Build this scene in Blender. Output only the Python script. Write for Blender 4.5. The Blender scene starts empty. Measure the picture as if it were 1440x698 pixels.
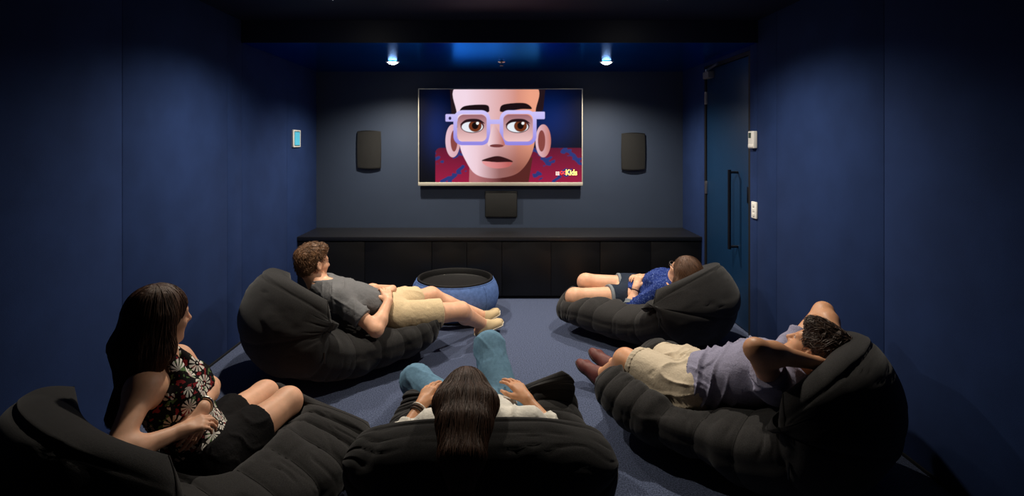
import bpy, math
import numpy as np

# ------------------------------------------------------------------ camera, world, exposure
S = bpy.context.scene
F, CX, CY, H = 750.0, 702.5, 200.0, 1.436      # focal length in px, vanishing point, eye height in metres
cam_d = bpy.data.cameras.new('camera')
cam = bpy.data.objects.new('camera', cam_d)
S.collection.objects.link(cam)
S.camera = cam
cam.location = (0, 0, H)
cam.rotation_euler = (math.pi / 2, 0, 0)
cam_d.sensor_fit = 'HORIZONTAL'
cam_d.sensor_width = 36.0
cam_d.lens = 36.0 * F / 1440.0
cam_d.shift_x = (720 - CX) / 1440.0
cam_d.shift_y = (CY - 349) / 1440.0
cam_d.clip_start = 0.02
W = bpy.data.worlds.new('world')
S.world = W
W.use_nodes = True
W.node_tree.nodes['Background'].inputs[0].default_value = (0.0, 0.0, 0.0, 1)
W.node_tree.nodes['Background'].inputs[1].default_value = 0.0
S.view_settings.view_transform = 'Standard'
S.view_settings.look = 'None'
S.view_settings.gamma = 1.0
S.view_settings.use_curve_mapping = False
S.view_settings.exposure = 0.0
LAMP_W = 132.0            # watts of each ceiling downlight
SCREEN = 1.05            # television picture strength

RNG = np.random.RandomState(7)


def P(px, py, d):
    return np.array([(px - CX) * d / F, d, H - (py - CY) * d / F])


def V(*a):
    return np.array(a, float)


def nrm(v):
    v = np.asarray(v, float)
    return v / (np.linalg.norm(v) + 1e-12)


# ------------------------------------------------------------------ materials
def srgb(r, g, b):
    f = lambda c: (c / 255 / 12.92) if c / 255 <= 0.04045 else ((c / 255 + 0.055) / 1.055) ** 2.4
    return (f(r), f(g), f(b))


class Mat:
    def __init__(s, name, col, rough=0.8, metal=0.0, spec=0.5):
        s.m = bpy.data.materials.new(name)
        s.m.use_nodes = True
        s.t = s.m.node_tree
        s.b = s.t.nodes['Principled BSDF']
        s.b.inputs['Base Color'].default_value = (*col, 1)
        s.b.inputs['Roughness'].default_value = rough
        s.b.inputs['Metallic'].default_value = metal
        s.b.inputs['Specular IOR Level'].default_value = spec
        s.co = None
        s.col = col

    def n(s, kind, **kw):
        x = s.t.nodes.new(kind)
        for k, v in kw.items():
            setattr(x, k, v)
        return x

    def link(s, a, b):
        s.t.links.new(a, b)

    def coord(s):
        if s.co is None:
            s.co = s.n('ShaderNodeTexCoord').outputs['Object']
        return s.co

    def noise(s, scale, detail=3, rough=0.6, stretch=None):
        n = s.n('ShaderNodeTexNoise')
        n.inputs['Scale'].default_value = scale
        n.inputs['Detail'].default_value = detail
        n.inputs['Roughness'].default_value = rough
        if stretch:
            mp = s.n('ShaderNodeMapping')
            mp.inputs['Scale'].default_value = stretch
            s.link(s.coord(), mp.inputs[0])
            s.link(mp.outputs[0], n.inputs['Vector'])
        else:
            s.link(s.coord(), n.inputs['Vector'])
        return n.outputs['Fac']

    def ramp(s, fac, stops, interp='LINEAR'):
        r = s.n('ShaderNodeValToRGB')
        r.color_ramp.interpolation = interp
        e = r.color_ramp.elements
        while len(e) < len(stops):
            e.new(0.5)
        for i, (p, c) in enumerate(stops):
            e[i].position = p
            e[i].color = (*c, 1)
        s.link(fac, r.inputs[0])
        return r.outputs[0]

    def vary(s, scale, amt=0.25, detail=4, stretch=None, lo=0.35, hi=0.65):
        """mottle the base colour"""
        f = s.noise(scale, detail, stretch=stretch)
        a = tuple(c * (1 - amt) for c in s.col)
        b = tuple(min(1, c * (1 + amt)) for c in s.col)
        s.link(s.ramp(f, [(lo, a), (hi, b)]), s.b.inputs['Base Color'])
        return s

    def bump(s, scale, strength=0.3, dist=0.002, detail=3, stretch=None):
        f = s.noise(scale, detail, stretch=stretch)
        b = s.n('ShaderNodeBump')
        b.inputs['Strength'].default_value = strength
        b.inputs['Distance'].default_value = dist
        s.link(f, b.inputs['Height'])
        s.link(b.outputs[0], s.b.inputs['Normal'])
        return s

    def set(s, **kw):
        for k, v in kw.items():
            s.b.inputs[k.replace('_', ' ')].default_value = v
        return s


MT = {}


def mat(key, col, rough=0.8, metal=0.0, spec=0.5):
    MT[key] = Mat(key, col, rough, metal, spec)
    return MT[key]


mat('carpet', srgb(80, 89, 114), 1.0, spec=0.1).vary(160, 0.55, 3).bump(240, 0.9, 0.006)
mat('wall_fabric', srgb(34, 53, 96), 0.95, spec=0.15).vary(4.5, 0.10, 8).bump(420, 0.35, 0.002)
mat('wall_paint', srgb(50, 61, 80), 0.62, spec=0.35).vary(2.5, 0.04).bump(200, 0.05, 0.001)
mat('ceiling_paint', srgb(26, 34, 56), 0.5, spec=0.3)
mat('soffit_paint', srgb(0, 146, 255), 0.23, 0.95, spec=0.5).set(Specular_Tint=(0.1, 0.5, 1.0, 1))  # blue of the television's reflection put into the dark lowered ceiling's colour
mat('black_trim', srgb(12, 12, 14), 0.6)
mat('cab_black', srgb(13, 13, 15), 0.42, spec=0.35).vary(3, 0.1)
mat('cab_top', srgb(26, 26, 29), 0.38, spec=0.5)
mat('door_blue', srgb(15, 50, 84), 0.42, spec=0.4).vary(3, 0.06)
mat('steel', srgb(190, 190, 192), 0.3, 1.0)
mat('dark_steel', srgb(60, 64, 72), 0.35, 1.0)
mat('chrome', srgb(205, 200, 190), 0.22, 1.0)
mat('tv_silver', srgb(200, 194, 178), 0.38, 0.35)
mat('white_plastic', srgb(242, 241, 236), 0.45)
mat('grey_plastic', srgb(120, 122, 120), 0.5)
mat('lcd_green', srgb(66, 84, 74), 0.3)
mat('black_plastic', srgb(16, 16, 17), 0.45)
mat('speaker_mesh', srgb(19, 19, 18), 0.8).bump(900, 0.8, 0.002)
mat('bag_fabric', srgb(40, 39, 39), 0.97, spec=0.15).vary(260, 0.30, 2).bump(520, 0.5, 0.002).set(Sheen_Weight=0.12, Sheen_Roughness=0.5)
mat('bag_seam', srgb(36, 35, 35), 1.0, spec=0.1)
mat('ottoman_blue', srgb(83, 110, 164), 0.95, spec=0.15).vary(40, 0.16, 6).bump(400, 0.4, 0.002)
mat('tray_black', srgb(9, 8, 8), 0.6, spec=0.3)
mat('skin', srgb(222, 170, 138), 0.5, spec=0.35).vary(22, 0.07).set(Subsurface_Weight=0.08, Subsurface_Scale=0.02)
mat('skin_tan', srgb(205, 150, 112), 0.48, spec=0.38).vary(22, 0.07).set(Subsurface_Weight=0.08, Subsurface_Scale=0.02)
mat('lips', srgb(180, 96, 88), 0.4)
mat('eye_white', srgb(228, 224, 220), 0.25)
mat('eye_iris', srgb(52, 34, 24), 0.2)
for nm, c in (('hair_brown', (92, 64, 46)), ('hair_dark', (80, 54, 38)), ('hair_short_brown', (108, 76, 50)), ('hair_black', (62, 46, 36))):
    mm = mat(nm, srgb(*c), 0.5, spec=0.4)
    an = mm.n('ShaderNodeAttribute', attribute_name='strand')
    no = mm.n('ShaderNodeTexNoise')
    no.inputs['Scale'].default_value = 1.0
    no.inputs['Detail'].default_value = 3
    mm.link(an.outputs['Vector'], no.inputs['Vector'])
    mm.link(mm.ramp(no.outputs['Fac'], [(0.35, tuple(x * 0.45 for x in mm.col)), (0.65, tuple(x * 1.5 for x in mm.col))]), mm.b.inputs['Base Color'])
    bp = mm.n('ShaderNodeBump')
    bp.inputs['Strength'].default_value = 0.7
    bp.inputs['Distance'].default_value = 0.004
    mm.link(no.outputs['Fac'], bp.inputs['Height'])
    mm.link(bp.outputs[0], mm.b.inputs['Normal'])
mat('tee_grey', srgb(104, 104, 106), 0.95, spec=0.1).vary(300, 0.1).bump(34, 0.4, 0.012, 4)
mat('khaki', srgb(204, 182, 146), 0.95, spec=0.1).vary(200, 0.06).bump(34, 0.4, 0.012, 4)
mat('stone', srgb(196, 182, 160), 0.95, spec=0.1).vary(200, 0.06).bump(34, 0.4, 0.012, 4)
mat('chambray', srgb(138, 136, 158), 0.95, spec=0.1).vary(420, 0.3, 2).bump(34, 0.4, 0.012, 4)
mat('white_cotton', srgb(226, 222, 212), 0.95, spec=0.1).bump(34, 0.4, 0.012, 4)
mat('jeans', srgb(98, 132, 156), 0.95, spec=0.1).vary(70, 0.10, 5).bump(40, 0.18, 0.01, 4)
mat('black_cloth', srgb(26, 25, 26), 0.95, spec=0.1).bump(34, 0.4, 0.012, 4)
mat('denim_dark', srgb(40, 48, 62), 0.95, spec=0.1).vary(300, 0.2).bump(34, 0.4, 0.012, 4)
mat('denim_hem', srgb(122, 128, 134), 0.95, spec=0.1)
mat('moccasin', srgb(96, 44, 38), 0.6).vary(60, 0.12).bump(300, 0.2, 0.001)
mat('shoe_tan', srgb(190, 168, 130), 0.9).bump(500, 0.3, 0.001)
mat('sole_pale', srgb(226, 216, 196), 0.7)
mat('sole_dark', srgb(52, 34, 28), 0.7)
mat('bracelet', srgb(48, 36, 30), 0.7)
mat('pearl', srgb(230, 226, 214), 0.25)
# blue shirt with small pale specks
m = mat('blue_print', srgb(44, 66, 140), 0.95, spec=0.1)
m.link(m.ramp(m.noise(110, 2), [(0.0, srgb(24, 36, 84)), (0.55, srgb(36, 54, 118)), (0.68, srgb(96, 114, 166))]), m.b.inputs['Base Color'])
# flower print: white daisies, red, green and black
m = mat('flower_print', srgb(30, 26, 28), 0.9, spec=0.1)
vo = m.n('ShaderNodeTexVoronoi')
vo.inputs['Scale'].default_value = 15
vo.inputs['Randomness'].default_value = 0.75
m.link(m.coord(), vo.inputs['Vector'])
df = m.n('ShaderNodeVectorMath', operation='SUBTRACT')
m.link(m.coord(), df.inputs[0])
m.link(vo.outputs['Position'], df.inputs[1])
dp = m.n('ShaderNodeVectorMath', operation='DOT_PRODUCT')
dp.inputs[1].default_value = (0.6, 0.8, 0)
m.link(df.outputs[0], dp.inputs[0])
sp = m.n('ShaderNodeSeparateXYZ')
m.link(df.outputs[0], sp.inputs[0])


def mth(op, a, b_):
    x = m.n('ShaderNodeMath', operation=op)
    for i_, v_ in enumerate((a, b_)):
        if v_ is None:
            continue
        if isinstance(v_, (int, float)):
            x.inputs[i_].default_value = v_
        else:
            m.link(v_, x.inputs[i_])
    return x.outputs[0]


ang = mth('ARCTAN2', dp.outputs['Value'], sp.outputs[2])
pet = mth('GREATER_THAN', mth('SINE', mth('MULTIPLY', ang, 11.0), None), -0.25)
dist = vo.outputs['Distance']
inb = mth('MULTIPLY', mth('GREATER_THAN', dist, 0.17), mth('LESS_THAN', dist, 0.50))
flower = mth('MAXIMUM', mth('MULTIPLY', pet, inb), mth('LESS_THAN', dist, 0.06))
ground = m.ramp(m.noise(34, 2), [(0.30, srgb(140, 42, 48)), (0.40, srgb(22, 19, 20)), (0.58, srgb(22, 19, 20)), (0.62, srgb(92, 124, 78))], 'CONSTANT')
mx = m.n('ShaderNodeMix', data_type='RGBA')
m.link(flower, mx.inputs['Factor'])
m.link(ground, mx.inputs['A'])
mx.inputs['B'].default_value = (*srgb(226, 220, 210), 1)
m.link(mx.outputs['Result'], m.b.inputs['Base Color'])


def emit(key, col, strength):
    mm = mat(key, col, 0.5)
    mm.b.inputs['Emission Color'].default_value = (*col, 1)
    mm.b.inputs['Emission Strength'].default_value = strength
    return mm


emit('lamp_glow', (1.0, 0.92, 0.78), 30.0)
emit('panel_glow', srgb(70, 158, 182), 0.8)
emit('logo_red', srgb(235, 60, 50), 1.0)
emit('logo_yellow', srgb(250, 236, 120), 1.0)
emit('logo_white', srgb(236, 214, 210), 0.9)


# ------------------------------------------------------------------ object helpers
def add_mesh(name, verts, faces, material, parent=None, loc=(0, 0, 0), smooth=False, sharp=None):
    """verts are world coordinates; the object's origin sits at loc (or at the parent's origin)"""
    verts = np.asarray(verts, np.float32)
    org = np.array(parent['_org'] if parent is not None else loc, np.float32)
    me = bpy.data.meshes.new(name)
    v = (verts - org).astype(np.float32)
    if isinstance(faces, np.ndarray) and faces.ndim == 2:
        nf, k = faces.shape
        me.vertices.add(len(v))
        me.vertices.foreach_set('co', v.ravel())
        me.loops.add(nf * k)
        me.loops.foreach_set('vertex_index', faces.astype(np.int32).ravel())
        me.polygons.add(nf)
        me.polygons.foreach_set('loop_start', np.arange(0, nf * k, k, dtype=np.int32))
        me.update(calc_edges=True)
    else:
        me.from_pydata([tuple(map(float, p)) for p in v], [], [tuple(map(int, f)) for f in faces])
        me.update()
    if smooth:
        me.polygons.foreach_set('use_smooth', np.ones(len(me.polygons), bool))
        if sharp:
            me.set_sharp_from_angle(angle=math.radians(sharp))
    if material:
        me.materials.append(MT[material].m)
    o = bpy.data.objects.new(name, me)
    S.collection.objects.link(o)
    if parent is not None:
        o.parent = parent
        o['_org'] = [float(c) for c in org]
    else:
        o.location = loc
        o['_org'] = [float(c) for c in loc]
    return o


def thing(name, label, cat, loc, group=None):
    o = bpy.data.objects.new(name, None)
    S.collection.objects.link(o)
    o.empty_display_size = 0.1
    o.location = loc
    o['_org'] = [float(c) for c in loc]
    o['label'] = label
    o['category'] = cat
    if group:
        o['group'] = group
    return o


def tag(o, label, cat, group=None):
    o['label'] = label
    o['category'] = cat
    if group:
        o['group'] = group
    return o


def struct(o):
    o['kind'] = 'structure'
    return o


def box_geo(lo, hi, bev=0.0):
    """box with chamfered edges"""
    lo, hi = np.array(lo, float), np.array(hi, float)
    if bev <= 0:
        v = [(x, y, z) for x in (lo[0], hi[0]) for y in (lo[1], hi[1]) for z in (lo[2], hi[2])]
        f = [(0, 1, 3, 2), (4, 6, 7, 5), (0, 4, 5, 1), (2, 3, 7, 6), (0, 2, 6, 4), (1, 5, 7, 3)]
        return v, f
    import bmesh
    bm = bmesh.new()
    v, f = box_geo(lo, hi)
    vs = [bm.verts.new(p) for p in v]
    for q in f:
        bm.faces.new([vs[i] for i in q])
    bmesh.ops.bevel(bm, geom=bm.edges[:], offset=bev, segments=2, affect='EDGES', profile=0.5)
    bm.verts.ensure_lookup_table()
    vv = [tuple(p.co) for p in bm.verts]
    bm.verts.index_update()
    ff = [tuple(p.index for p in q.verts) for q in bm.faces]
    bm.free()
    return vv, ff


def box(name, lo, hi, material, parent=None, bev=0.0, loc=None):
    v, f = box_geo(lo, hi, bev)
    if loc is None:
        loc = ((lo[0] + hi[0]) / 2, (lo[1] + hi[1]) / 2, min(lo[2], hi[2]))
    return add_mesh(name, v, f, material, parent, loc, smooth=bev > 0, sharp=35)


def tube_geo(pts, rad, n=10, closed=False):
    pts = [np.array(p, float) for p in pts]
    rads = rad if hasattr(rad, '__len__') else [rad] * len(pts)
    V_, F_ = [], []
    ref = V(0, 0, 1)
    m = len(pts)
    prev = None
    for i, p in enumerate(pts):
        if closed:
            t = nrm(pts[(i + 1) % m] - pts[i - 1])
        else:
            t = nrm(pts[min(i + 1, m - 1)] - pts[max(i - 1, 0)])
        a = prev if prev is not None else (ref if abs(t[2]) < 0.9 else V(1, 0, 0))
        a = nrm(a - t * np.dot(a, t))
        prev = a
        b = np.cross(t, a)
        for k in range(n):
            w = 2 * math.pi * k / n
            V_.append(p + rads[i] * (a * math.cos(w) + b * math.sin(w)))
    for i in range(m if closed else m - 1):
        j = (i + 1) % m
        for k in range(n):
            F_.append((i * n + k, i * n + (k + 1) % n, j * n + (k + 1) % n, j * n + k))
    if not closed:
        F_.append(tuple(range(n - 1, -1, -1)))
        F_.append(tuple((m - 1) * n + k for k in range(n)))
    return V_, F_


def tube(name, pts, rad, material, parent=None, n=10, closed=False, loc=None):
    v, f = tube_geo(pts, rad, n, closed)
    return add_mesh(name, v, f, material, parent, loc if loc is not None else tuple(np.mean(pts, axis=0)), smooth=True, sharp=50)


def lathe(name, prof, c, material, parent=None, n=48, axis=None, loc=None, squash=1.0):
    """prof: (radius, height) list, turned about the vertical through c"""
    V_, F_ = [], []
    m = len(prof)
    for (r, z) in prof:
        for k in range(n):
            w = 2 * math.pi * k / n
            V_.append((c[0] + r * math.cos(w), c[1] + r * math.sin(w) * squash, c[2] + z))
    for i in range(m - 1):
        for k in range(n):
            F_.append((i * n + k, i * n + (k + 1) % n, (i + 1) * n + (k + 1) % n, (i + 1) * n + k))
    if prof[0][0] > 1e-6:
        F_.append(tuple(range(n - 1, -1, -1)))
    if prof[-1][0] > 1e-6:
        F_.append(tuple((m - 1) * n + k for k in range(n)))
    return add_mesh(name, V_, F_, material, parent, loc if loc is not None else tuple(c), smooth=True, sharp=40)


# ------------------------------------------------------------------ the room
HW, YB, YF = 1.85, 5.388, -0.7          # half width, back wall, wall behind the camera
ZH, ZL, YS = 2.31, 2.15, 3.83           # high ceiling, lowered ceiling, front of the lowered part
D0, D1, DZ = 3.97, 4.79, 2.085          # door opening

struct(box('floor', (-HW - 0.1, YF - 0.1, -0.1), (HW + 0.1, YB + 0.1, 0), 'carpet'))
struct(box('ceiling', (-HW - 0.1, YF - 0.1, ZH), (HW + 0.1, YS, ZH + 0.1), 'ceiling_paint'))
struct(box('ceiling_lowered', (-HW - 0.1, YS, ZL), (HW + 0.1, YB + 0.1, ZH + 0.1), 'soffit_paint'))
struct(box('trim_1', (-HW, YS - 0.012, ZL - 0.001), (HW, YS - 0.0005, ZH), 'ceiling_paint'))
struct(box('wall_back', (-HW - 0.1, YB, 0), (HW + 0.1, YB + 0.1, ZL), 'wall_paint'))
struct(box('wall_front', (-HW - 0.1, YF - 0.1, 0), (HW + 0.1, YF, ZH), 'wall_fabric'))
wl = struct(box('wall_left', (-HW - 0.1, YF, 0), (-HW - 0.018, YB, ZH), 'black_trim'))
wr = struct(box('wall_right', (HW + 0.018, YF, 0), (HW + 0.1, D0 - 0.03, ZH), 'black_trim'))


def panels(wall, side, cuts, zt):
    for a, b in zip(cuts[:-1], cuts[1:]):
        z1 = ZH if b <= YS + 0.02 else zt
        lo = (HW, a + 0.0012, 0.012) if side > 0 else (-HW - 0.018, a + 0.0012, 0.012)
        hi = (HW + 0.018, b - 0.0012, z1) if side > 0 else (-HW, b - 0.0012, z1)
        box('panel', lo, hi, 'wall_fabric', wall, bev=0.002)


panels(wl, -1, [YF, 0.596, 1.606, 2.616, 3.627, YS, 4.645, YB], ZL)
panels(wr, 1, [YF, 0.575, 1.57, 2.567, 3.562, YS, D0 - 0.03], ZL)
wr2 = struct(box('wall_right_return', (HW + 0.018, D1 + 0.03, 0), (HW + 0.1, YB, ZL), 'black_trim'))
box('panel', (HW, D1 + 0.032, 0.012), (HW + 0.018, YB - 0.001, ZL), 'wall_fabric', wr2, bev=0.002)
wr3 = struct(box('wall_right_header', (HW + 0.018, D0 - 0.03, DZ + 0.03), (HW + 0.1, D1 + 0.03, ZL), 'black_trim'))
box('panel', (HW, D0 - 0.028, DZ + 0.032), (HW + 0.018, D1 + 0.03, ZL), 'wall_fabric', wr3, bev=0.002)
struct(box('baseboard_left', (-HW, YF, 0), (-HW + 0.008, 4.87, 0.014), 'black_trim'))
struct(box('baseboard_right', (HW - 0.008, YF, 0), (HW, D0 - 0.03, 0.014), 'black_trim'))

# door in the right-hand wall
door = struct(box('door_1', (HW + 0.012, D0 + 0.004, 0.008), (HW + 0.055, D1 - 0.004, DZ - 0.004), 'door_blue', bev=0.002))
for n_, lo, hi in (('door_frame', (HW + 0.002, D0 - 0.03, 0), (HW + 0.1, D0, DZ + 0.03)),
                   ('door_frame', (HW + 0.002, D1, 0), (HW + 0.1, D1 + 0.03, DZ + 0.03)),
                   ('door_frame', (HW + 0.002, D0, DZ), (HW + 0.1, D1, DZ + 0.03))):
    box(n_, lo, hi, 'black_trim', door)
box('door_back', (HW + 0.1, D0 - 0.03, 0), (HW + 0.12, D1 + 0.03, DZ + 0.03), 'black_trim', door)
for zc in (1.83, 1.03, 0.22):
    hg = box('hinge', (HW + 0.0005, D1 - 0.022, zc - 0.055), (HW + 0.012, D1 + 0.012, zc + 0.055), 'steel', door, bev=0.002)
    tube('hinge_pin', [(HW - 0.002, D1 - 0.001, zc - 0.056), (HW - 0.002, D1 - 0.001, zc + 0.056)], 0.007, 'steel', hg, n=10)
hy, hz0, hz1 = 4.165, 0.62, 1.20
tube('pull_handle', [(HW - 0.055, hy, hz0 - 0.02), (HW - 0.055, hy, hz1 + 0.02)], 0.0125, 'dark_steel', door, n=14)
for z in (hz0, hz1):
    tube('handle_post', [(HW + 0.014, hy, z), (HW - 0.055, hy, z)], 0.010, 'dark_steel', door, n=12)
box('lock_plate', (HW + 0.004, D0 + 0.006, 0.98), (HW + 0.014, D0 + 0.03, 1.10), 'dark_steel', door, bev=0.002)
clo = box('door_closer', (HW - 0.045, D1 - 0.17, DZ - 0.09), (HW + 0.012, D1 - 0.05, DZ - 0.03), 'grey_plastic', door, bev=0.006)
tube('closer_arm', [(HW - 0.03, D1 - 0.10, DZ - 0.02), (HW - 0.05, D1 - 0.38, DZ + 0.002)], 0.011, 'steel', clo, n=8)
tube('closer_pivot', [(HW - 0.03, D1 - 0.10, DZ - 0.035), (HW - 0.03, D1 - 0.10, DZ - 0.01)], 0.012, 'steel', clo, n=10)


# downlights: the room's lamps
def downlight(x, y, z, label):
    t = thing('downlight', label, 'ceiling light', (x, y, z), 'recessed ceiling downlights')
    lathe('trim_ring', [(0.046, -0.001), (0.046, -0.006), (0.054, -0.006), (0.060, -0.003), (0.061, 0.0)], (x, y, z), 'white_plastic', t, n=32)
    lathe('lens', [(0.0, -0.024), (0.018, -0.022), (0.034, -0.015), (0.046, -0.004), (0.046, 0.0)], (x, y, z), 'lamp_glow', t, n=32)
    ld = bpy.data.lights.new('downlight_beam', 'SPOT')
    ld.energy = LAMP_W
    ld.color = (1.0, 0.90, 0.76)
    ld.spot_size = math.radians(148)
    ld.spot_blend = 1.0
    ld.shadow_soft_size = 0.035
    lo = bpy.data.objects.new('downlight_beam', ld)
    S.collection.objects.link(lo)
    lo.parent = t
    lo.location = (0, 0, -0.065)


downlight(-0.95, 4.74, ZL, 'glowing downlight in the lowered ceiling, on the touch panel side of the television')
downlight(0.95, 4.74, ZL, 'glowing downlight in the lowered ceiling, on the door side of the television')
downlight(-1.0, 3.17, ZH, 'downlight in the higher ceiling above the man in the grey t-shirt')
downlight(1.0, 3.17, ZH, 'downlight in the higher ceiling above the man with hands behind his head')

t = thing('sprinkler', 'small chrome sprinkler in the lowered ceiling between the two downlights', 'sprinkler', (0.017, 4.72, ZL))
lathe('rosette', [(0.034, 0), (0.034, -0.004), (0.026, -0.010), (0.012, -0.012), (0.0, -0.012)], (0.017, 4.72, ZL), 'chrome', t, n=24)
tube('sprinkler_head', [(0.017, 4.72, ZL - 0.01), (0.017, 4.72, ZL - 0.034)], 0.007, 'chrome', t, n=10)
lathe('deflector', [(0.0, -0.034), (0.017, -0.035), (0.017, -0.038), (0.0, -0.038)], (0.017, 4.72, ZL), 'chrome', t, n=16)

# ------------------------------------------------------------------ wall fittings
yc = 4.834
t = thing('touch_panel', 'white-framed control screen glowing teal on the left wall', 'control panel', (-HW, yc, 1.39))
zc = H - (195 - CY) * yc / F
box('frame', (-HW, yc - 0.088, zc - 0.078), (-HW + 0.016, yc + 0.088, zc + 0.078), 'white_plastic', t, bev=0.004)
sc_ = box('screen', (-HW + 0.0155, yc - 0.060, zc - 0.060), (-HW + 0.0172, yc + 0.060, zc + 0.060), 'panel_glow', t)
box('bezel', (-HW + 0.0152, yc - 0.066, zc - 0.066), (-HW + 0.0166, yc + 0.066, zc + 0.066), 'black_plastic', t)

yc, zc = 3.87, H - (196.5 - CY) * 3.87 / F
t = thing('thermostat', 'white wall thermostat with small display, above the light switch', 'thermostat', (HW, yc, zc - 0.06))
box('case', (HW - 0.028, yc - 0.044, zc - 0.062), (HW, yc + 0.044, zc + 0.062), 'white_plastic', t, bev=0.005)
box('display', (HW - 0.0295, yc - 0.004, zc + 0.012), (HW - 0.0275, yc + 0.032, zc + 0.05), 'lcd_green', t)
box('flap', (HW - 0.0305, yc - 0.038, zc - 0.056), (HW - 0.0275, yc + 0.038, zc - 0.036), 'white_plastic', t, bev=0.001)
yc, zc = 3.86, H - (295.5 - CY) * 3.86 / F
t = thing('light_switch', 'white wall switch plate below the thermostat by the door', 'light switch', (HW, yc, zc - 0.06))
box('plate', (HW - 0.012, yc - 0.037, zc - 0.060), (HW, yc + 0.037, zc + 0.060), 'white_plastic', t, bev=0.003)
for q in (-0.034, 0, 0.034):
    rk = box('rocker', (HW - 0.017, yc - 0.010, zc + q - 0.011), (HW - 0.0115, yc + 0.010, zc + q + 0.011), 'white_plastic', t, bev=0.002)
    box('rocker_mark', (HW - 0.0175, yc - 0.003, zc + q + 0.004), (HW - 0.0168, yc + 0.003, zc + q + 0.006), 'grey_plastic', rk)


def wall_speaker(px0, px1, py0, py1, label, lean):
    d = YB - 0.035
    p0, p1 = P(px0, py1, d), P(px1, py0, d)
    cx, zc, hw, hh = (p0[0] + p1[0]) / 2, (p0[2] + p1[2]) / 2, (p1[0] - p0[0]) / 2, (p1[2] - p0[2]) / 2
    t = thing('wall_speaker', label, 'speaker', (cx, YB, zc - hh), 'speakers flanking the television')

    def bowed(dep0, dep1, k, name, m, shrink=1.0):
        # plan: curved front; outline: gently bowed top, bottom and outer edge
        V_, F_ = [], []
        nx, nz = 13, 13
        fr = []
        for j in range(nz):
            for i in range(nx):
                a, b = -1 + 2 * i / (nx - 1), -1 + 2 * j / (nz - 1)
                x = a * hw * shrink * (1 + 0.035 * (1 - b * b) - 0.02)
                z = b * hh * shrink * (1 + 0.05 * (1 - a * a) - 0.03)
                fr.append((cx + x, -(dep1 * (1 - 0.32 * a * a) * (1 - 0.10 * b * b)), zc + z))
        for (x, y, z) in fr:
            V_.append((x, YB + y, z))
        for (x, y, z) in fr:
            V_.append((cx + (x - cx) * 0.8, YB - dep0, z))
        N = nx * nz
        for j in range(nz - 1):
            for i in range(nx - 1):
                q = (j * nx + i, j * nx + i + 1, (j + 1) * nx + i + 1, (j + 1) * nx + i)
                F_.append(q)
                F_.append(tuple(N + w for w in reversed(q)))
        edge = [i for i in range(nx)] + [j * nx + nx - 1 for j in range(1, nz)] + [(nz - 1) * nx + i for i in range(nx - 2, -1, -1)] + [j * nx for j in range(nz - 2, 0, -1)]
        for a, b in zip(edge, edge[1:] + edge[:1]):
            F_.append((b, a, N + a, N + b))
        return add_mesh(name, V_, F_, m, t, smooth=True, sharp=45)
    bowed(0.004, 0.034, 0, 'cabinet', 'black_plastic')
    bowed(0.018, 0.039, 0, 'grille', 'speaker_mesh', 0.95)
    box('wall_bracket', (cx - 0.05, YB - 0.008, zc - 0.08), (cx + 0.05, YB - 0.0005, zc + 0.08), 'black_plastic', t)
    return t


wall_speaker(501.5, 535.5, 184, 237.5, 'black curved speaker on the back wall, on the touch panel side of the television', 1)
wall_speaker(874, 908, 187, 239.5, 'black curved speaker on the back wall, on the door side of the television', -1)
d = YB - 0.035
p0, p1 = P(682, 306, d), P(727.5, 269, d)
t = thing('centre_speaker', 'square black speaker on the wall directly below the television', 'speaker', ((p0[0] + p1[0]) / 2, YB, p0[2]))
box('cabinet', (p0[0], d + 0.01, p0[2]), (p1[0], YB, p1[2]), 'black_plastic', t, bev=0.006)
box('grille', (p0[0] + 0.008, d - 0.004, p0[2] + 0.008), (p1[0] - 0.008, d + 0.011, p1[2] - 0.02), 'speaker_mesh', t, bev=0.004)

# ------------------------------------------------------------------ television
d = YB - 0.065
p0, p1 = P(588, 261.5, d), P(819.5, 124.5, d)
TX0, TX1, TZ0, TZ1 = p0[0], p1[0], p0[2], p1[2]
t = thing('television', 'large flat television with thin silver frame showing a cartoon face', 'television', ((TX0 + TX1) / 2, YB, TZ0))
box('back_case', (TX0 + 0.02, d + 0.004, TZ0 + 0.03), (TX1 - 0.02, d + 0.045, TZ1 - 0.02), 'black_plastic', t, bev=0.008)
box('wall_mount', (-0.25, d + 0.04, TZ0 + 0.3), (0.25, YB - 0.0005, TZ1 - 0.3), 'black_plastic', t)
ft = 0.010
box('bezel', (TX0, d - 0.004, TZ1 - ft), (TX1, d + 0.012, TZ1), 'tv_silver', t, bev=0.002)
box('bezel', (TX0, d - 0.004, TZ0 + 0.03), (TX0 + ft, d + 0.012, TZ1 - ft), 'tv_silver', t, bev=0.002)
box('bezel', (TX1 - ft, d - 0.004, TZ0 + 0.03), (TX1, d + 0.012, TZ1 - ft), 'tv_silver', t, bev=0.002)
box('bottom_bar', (TX0, d - 0.012, TZ0), (TX1, d + 0.014, TZ0 + 0.036), 'tv_silver', t, bev=0.006)


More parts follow.
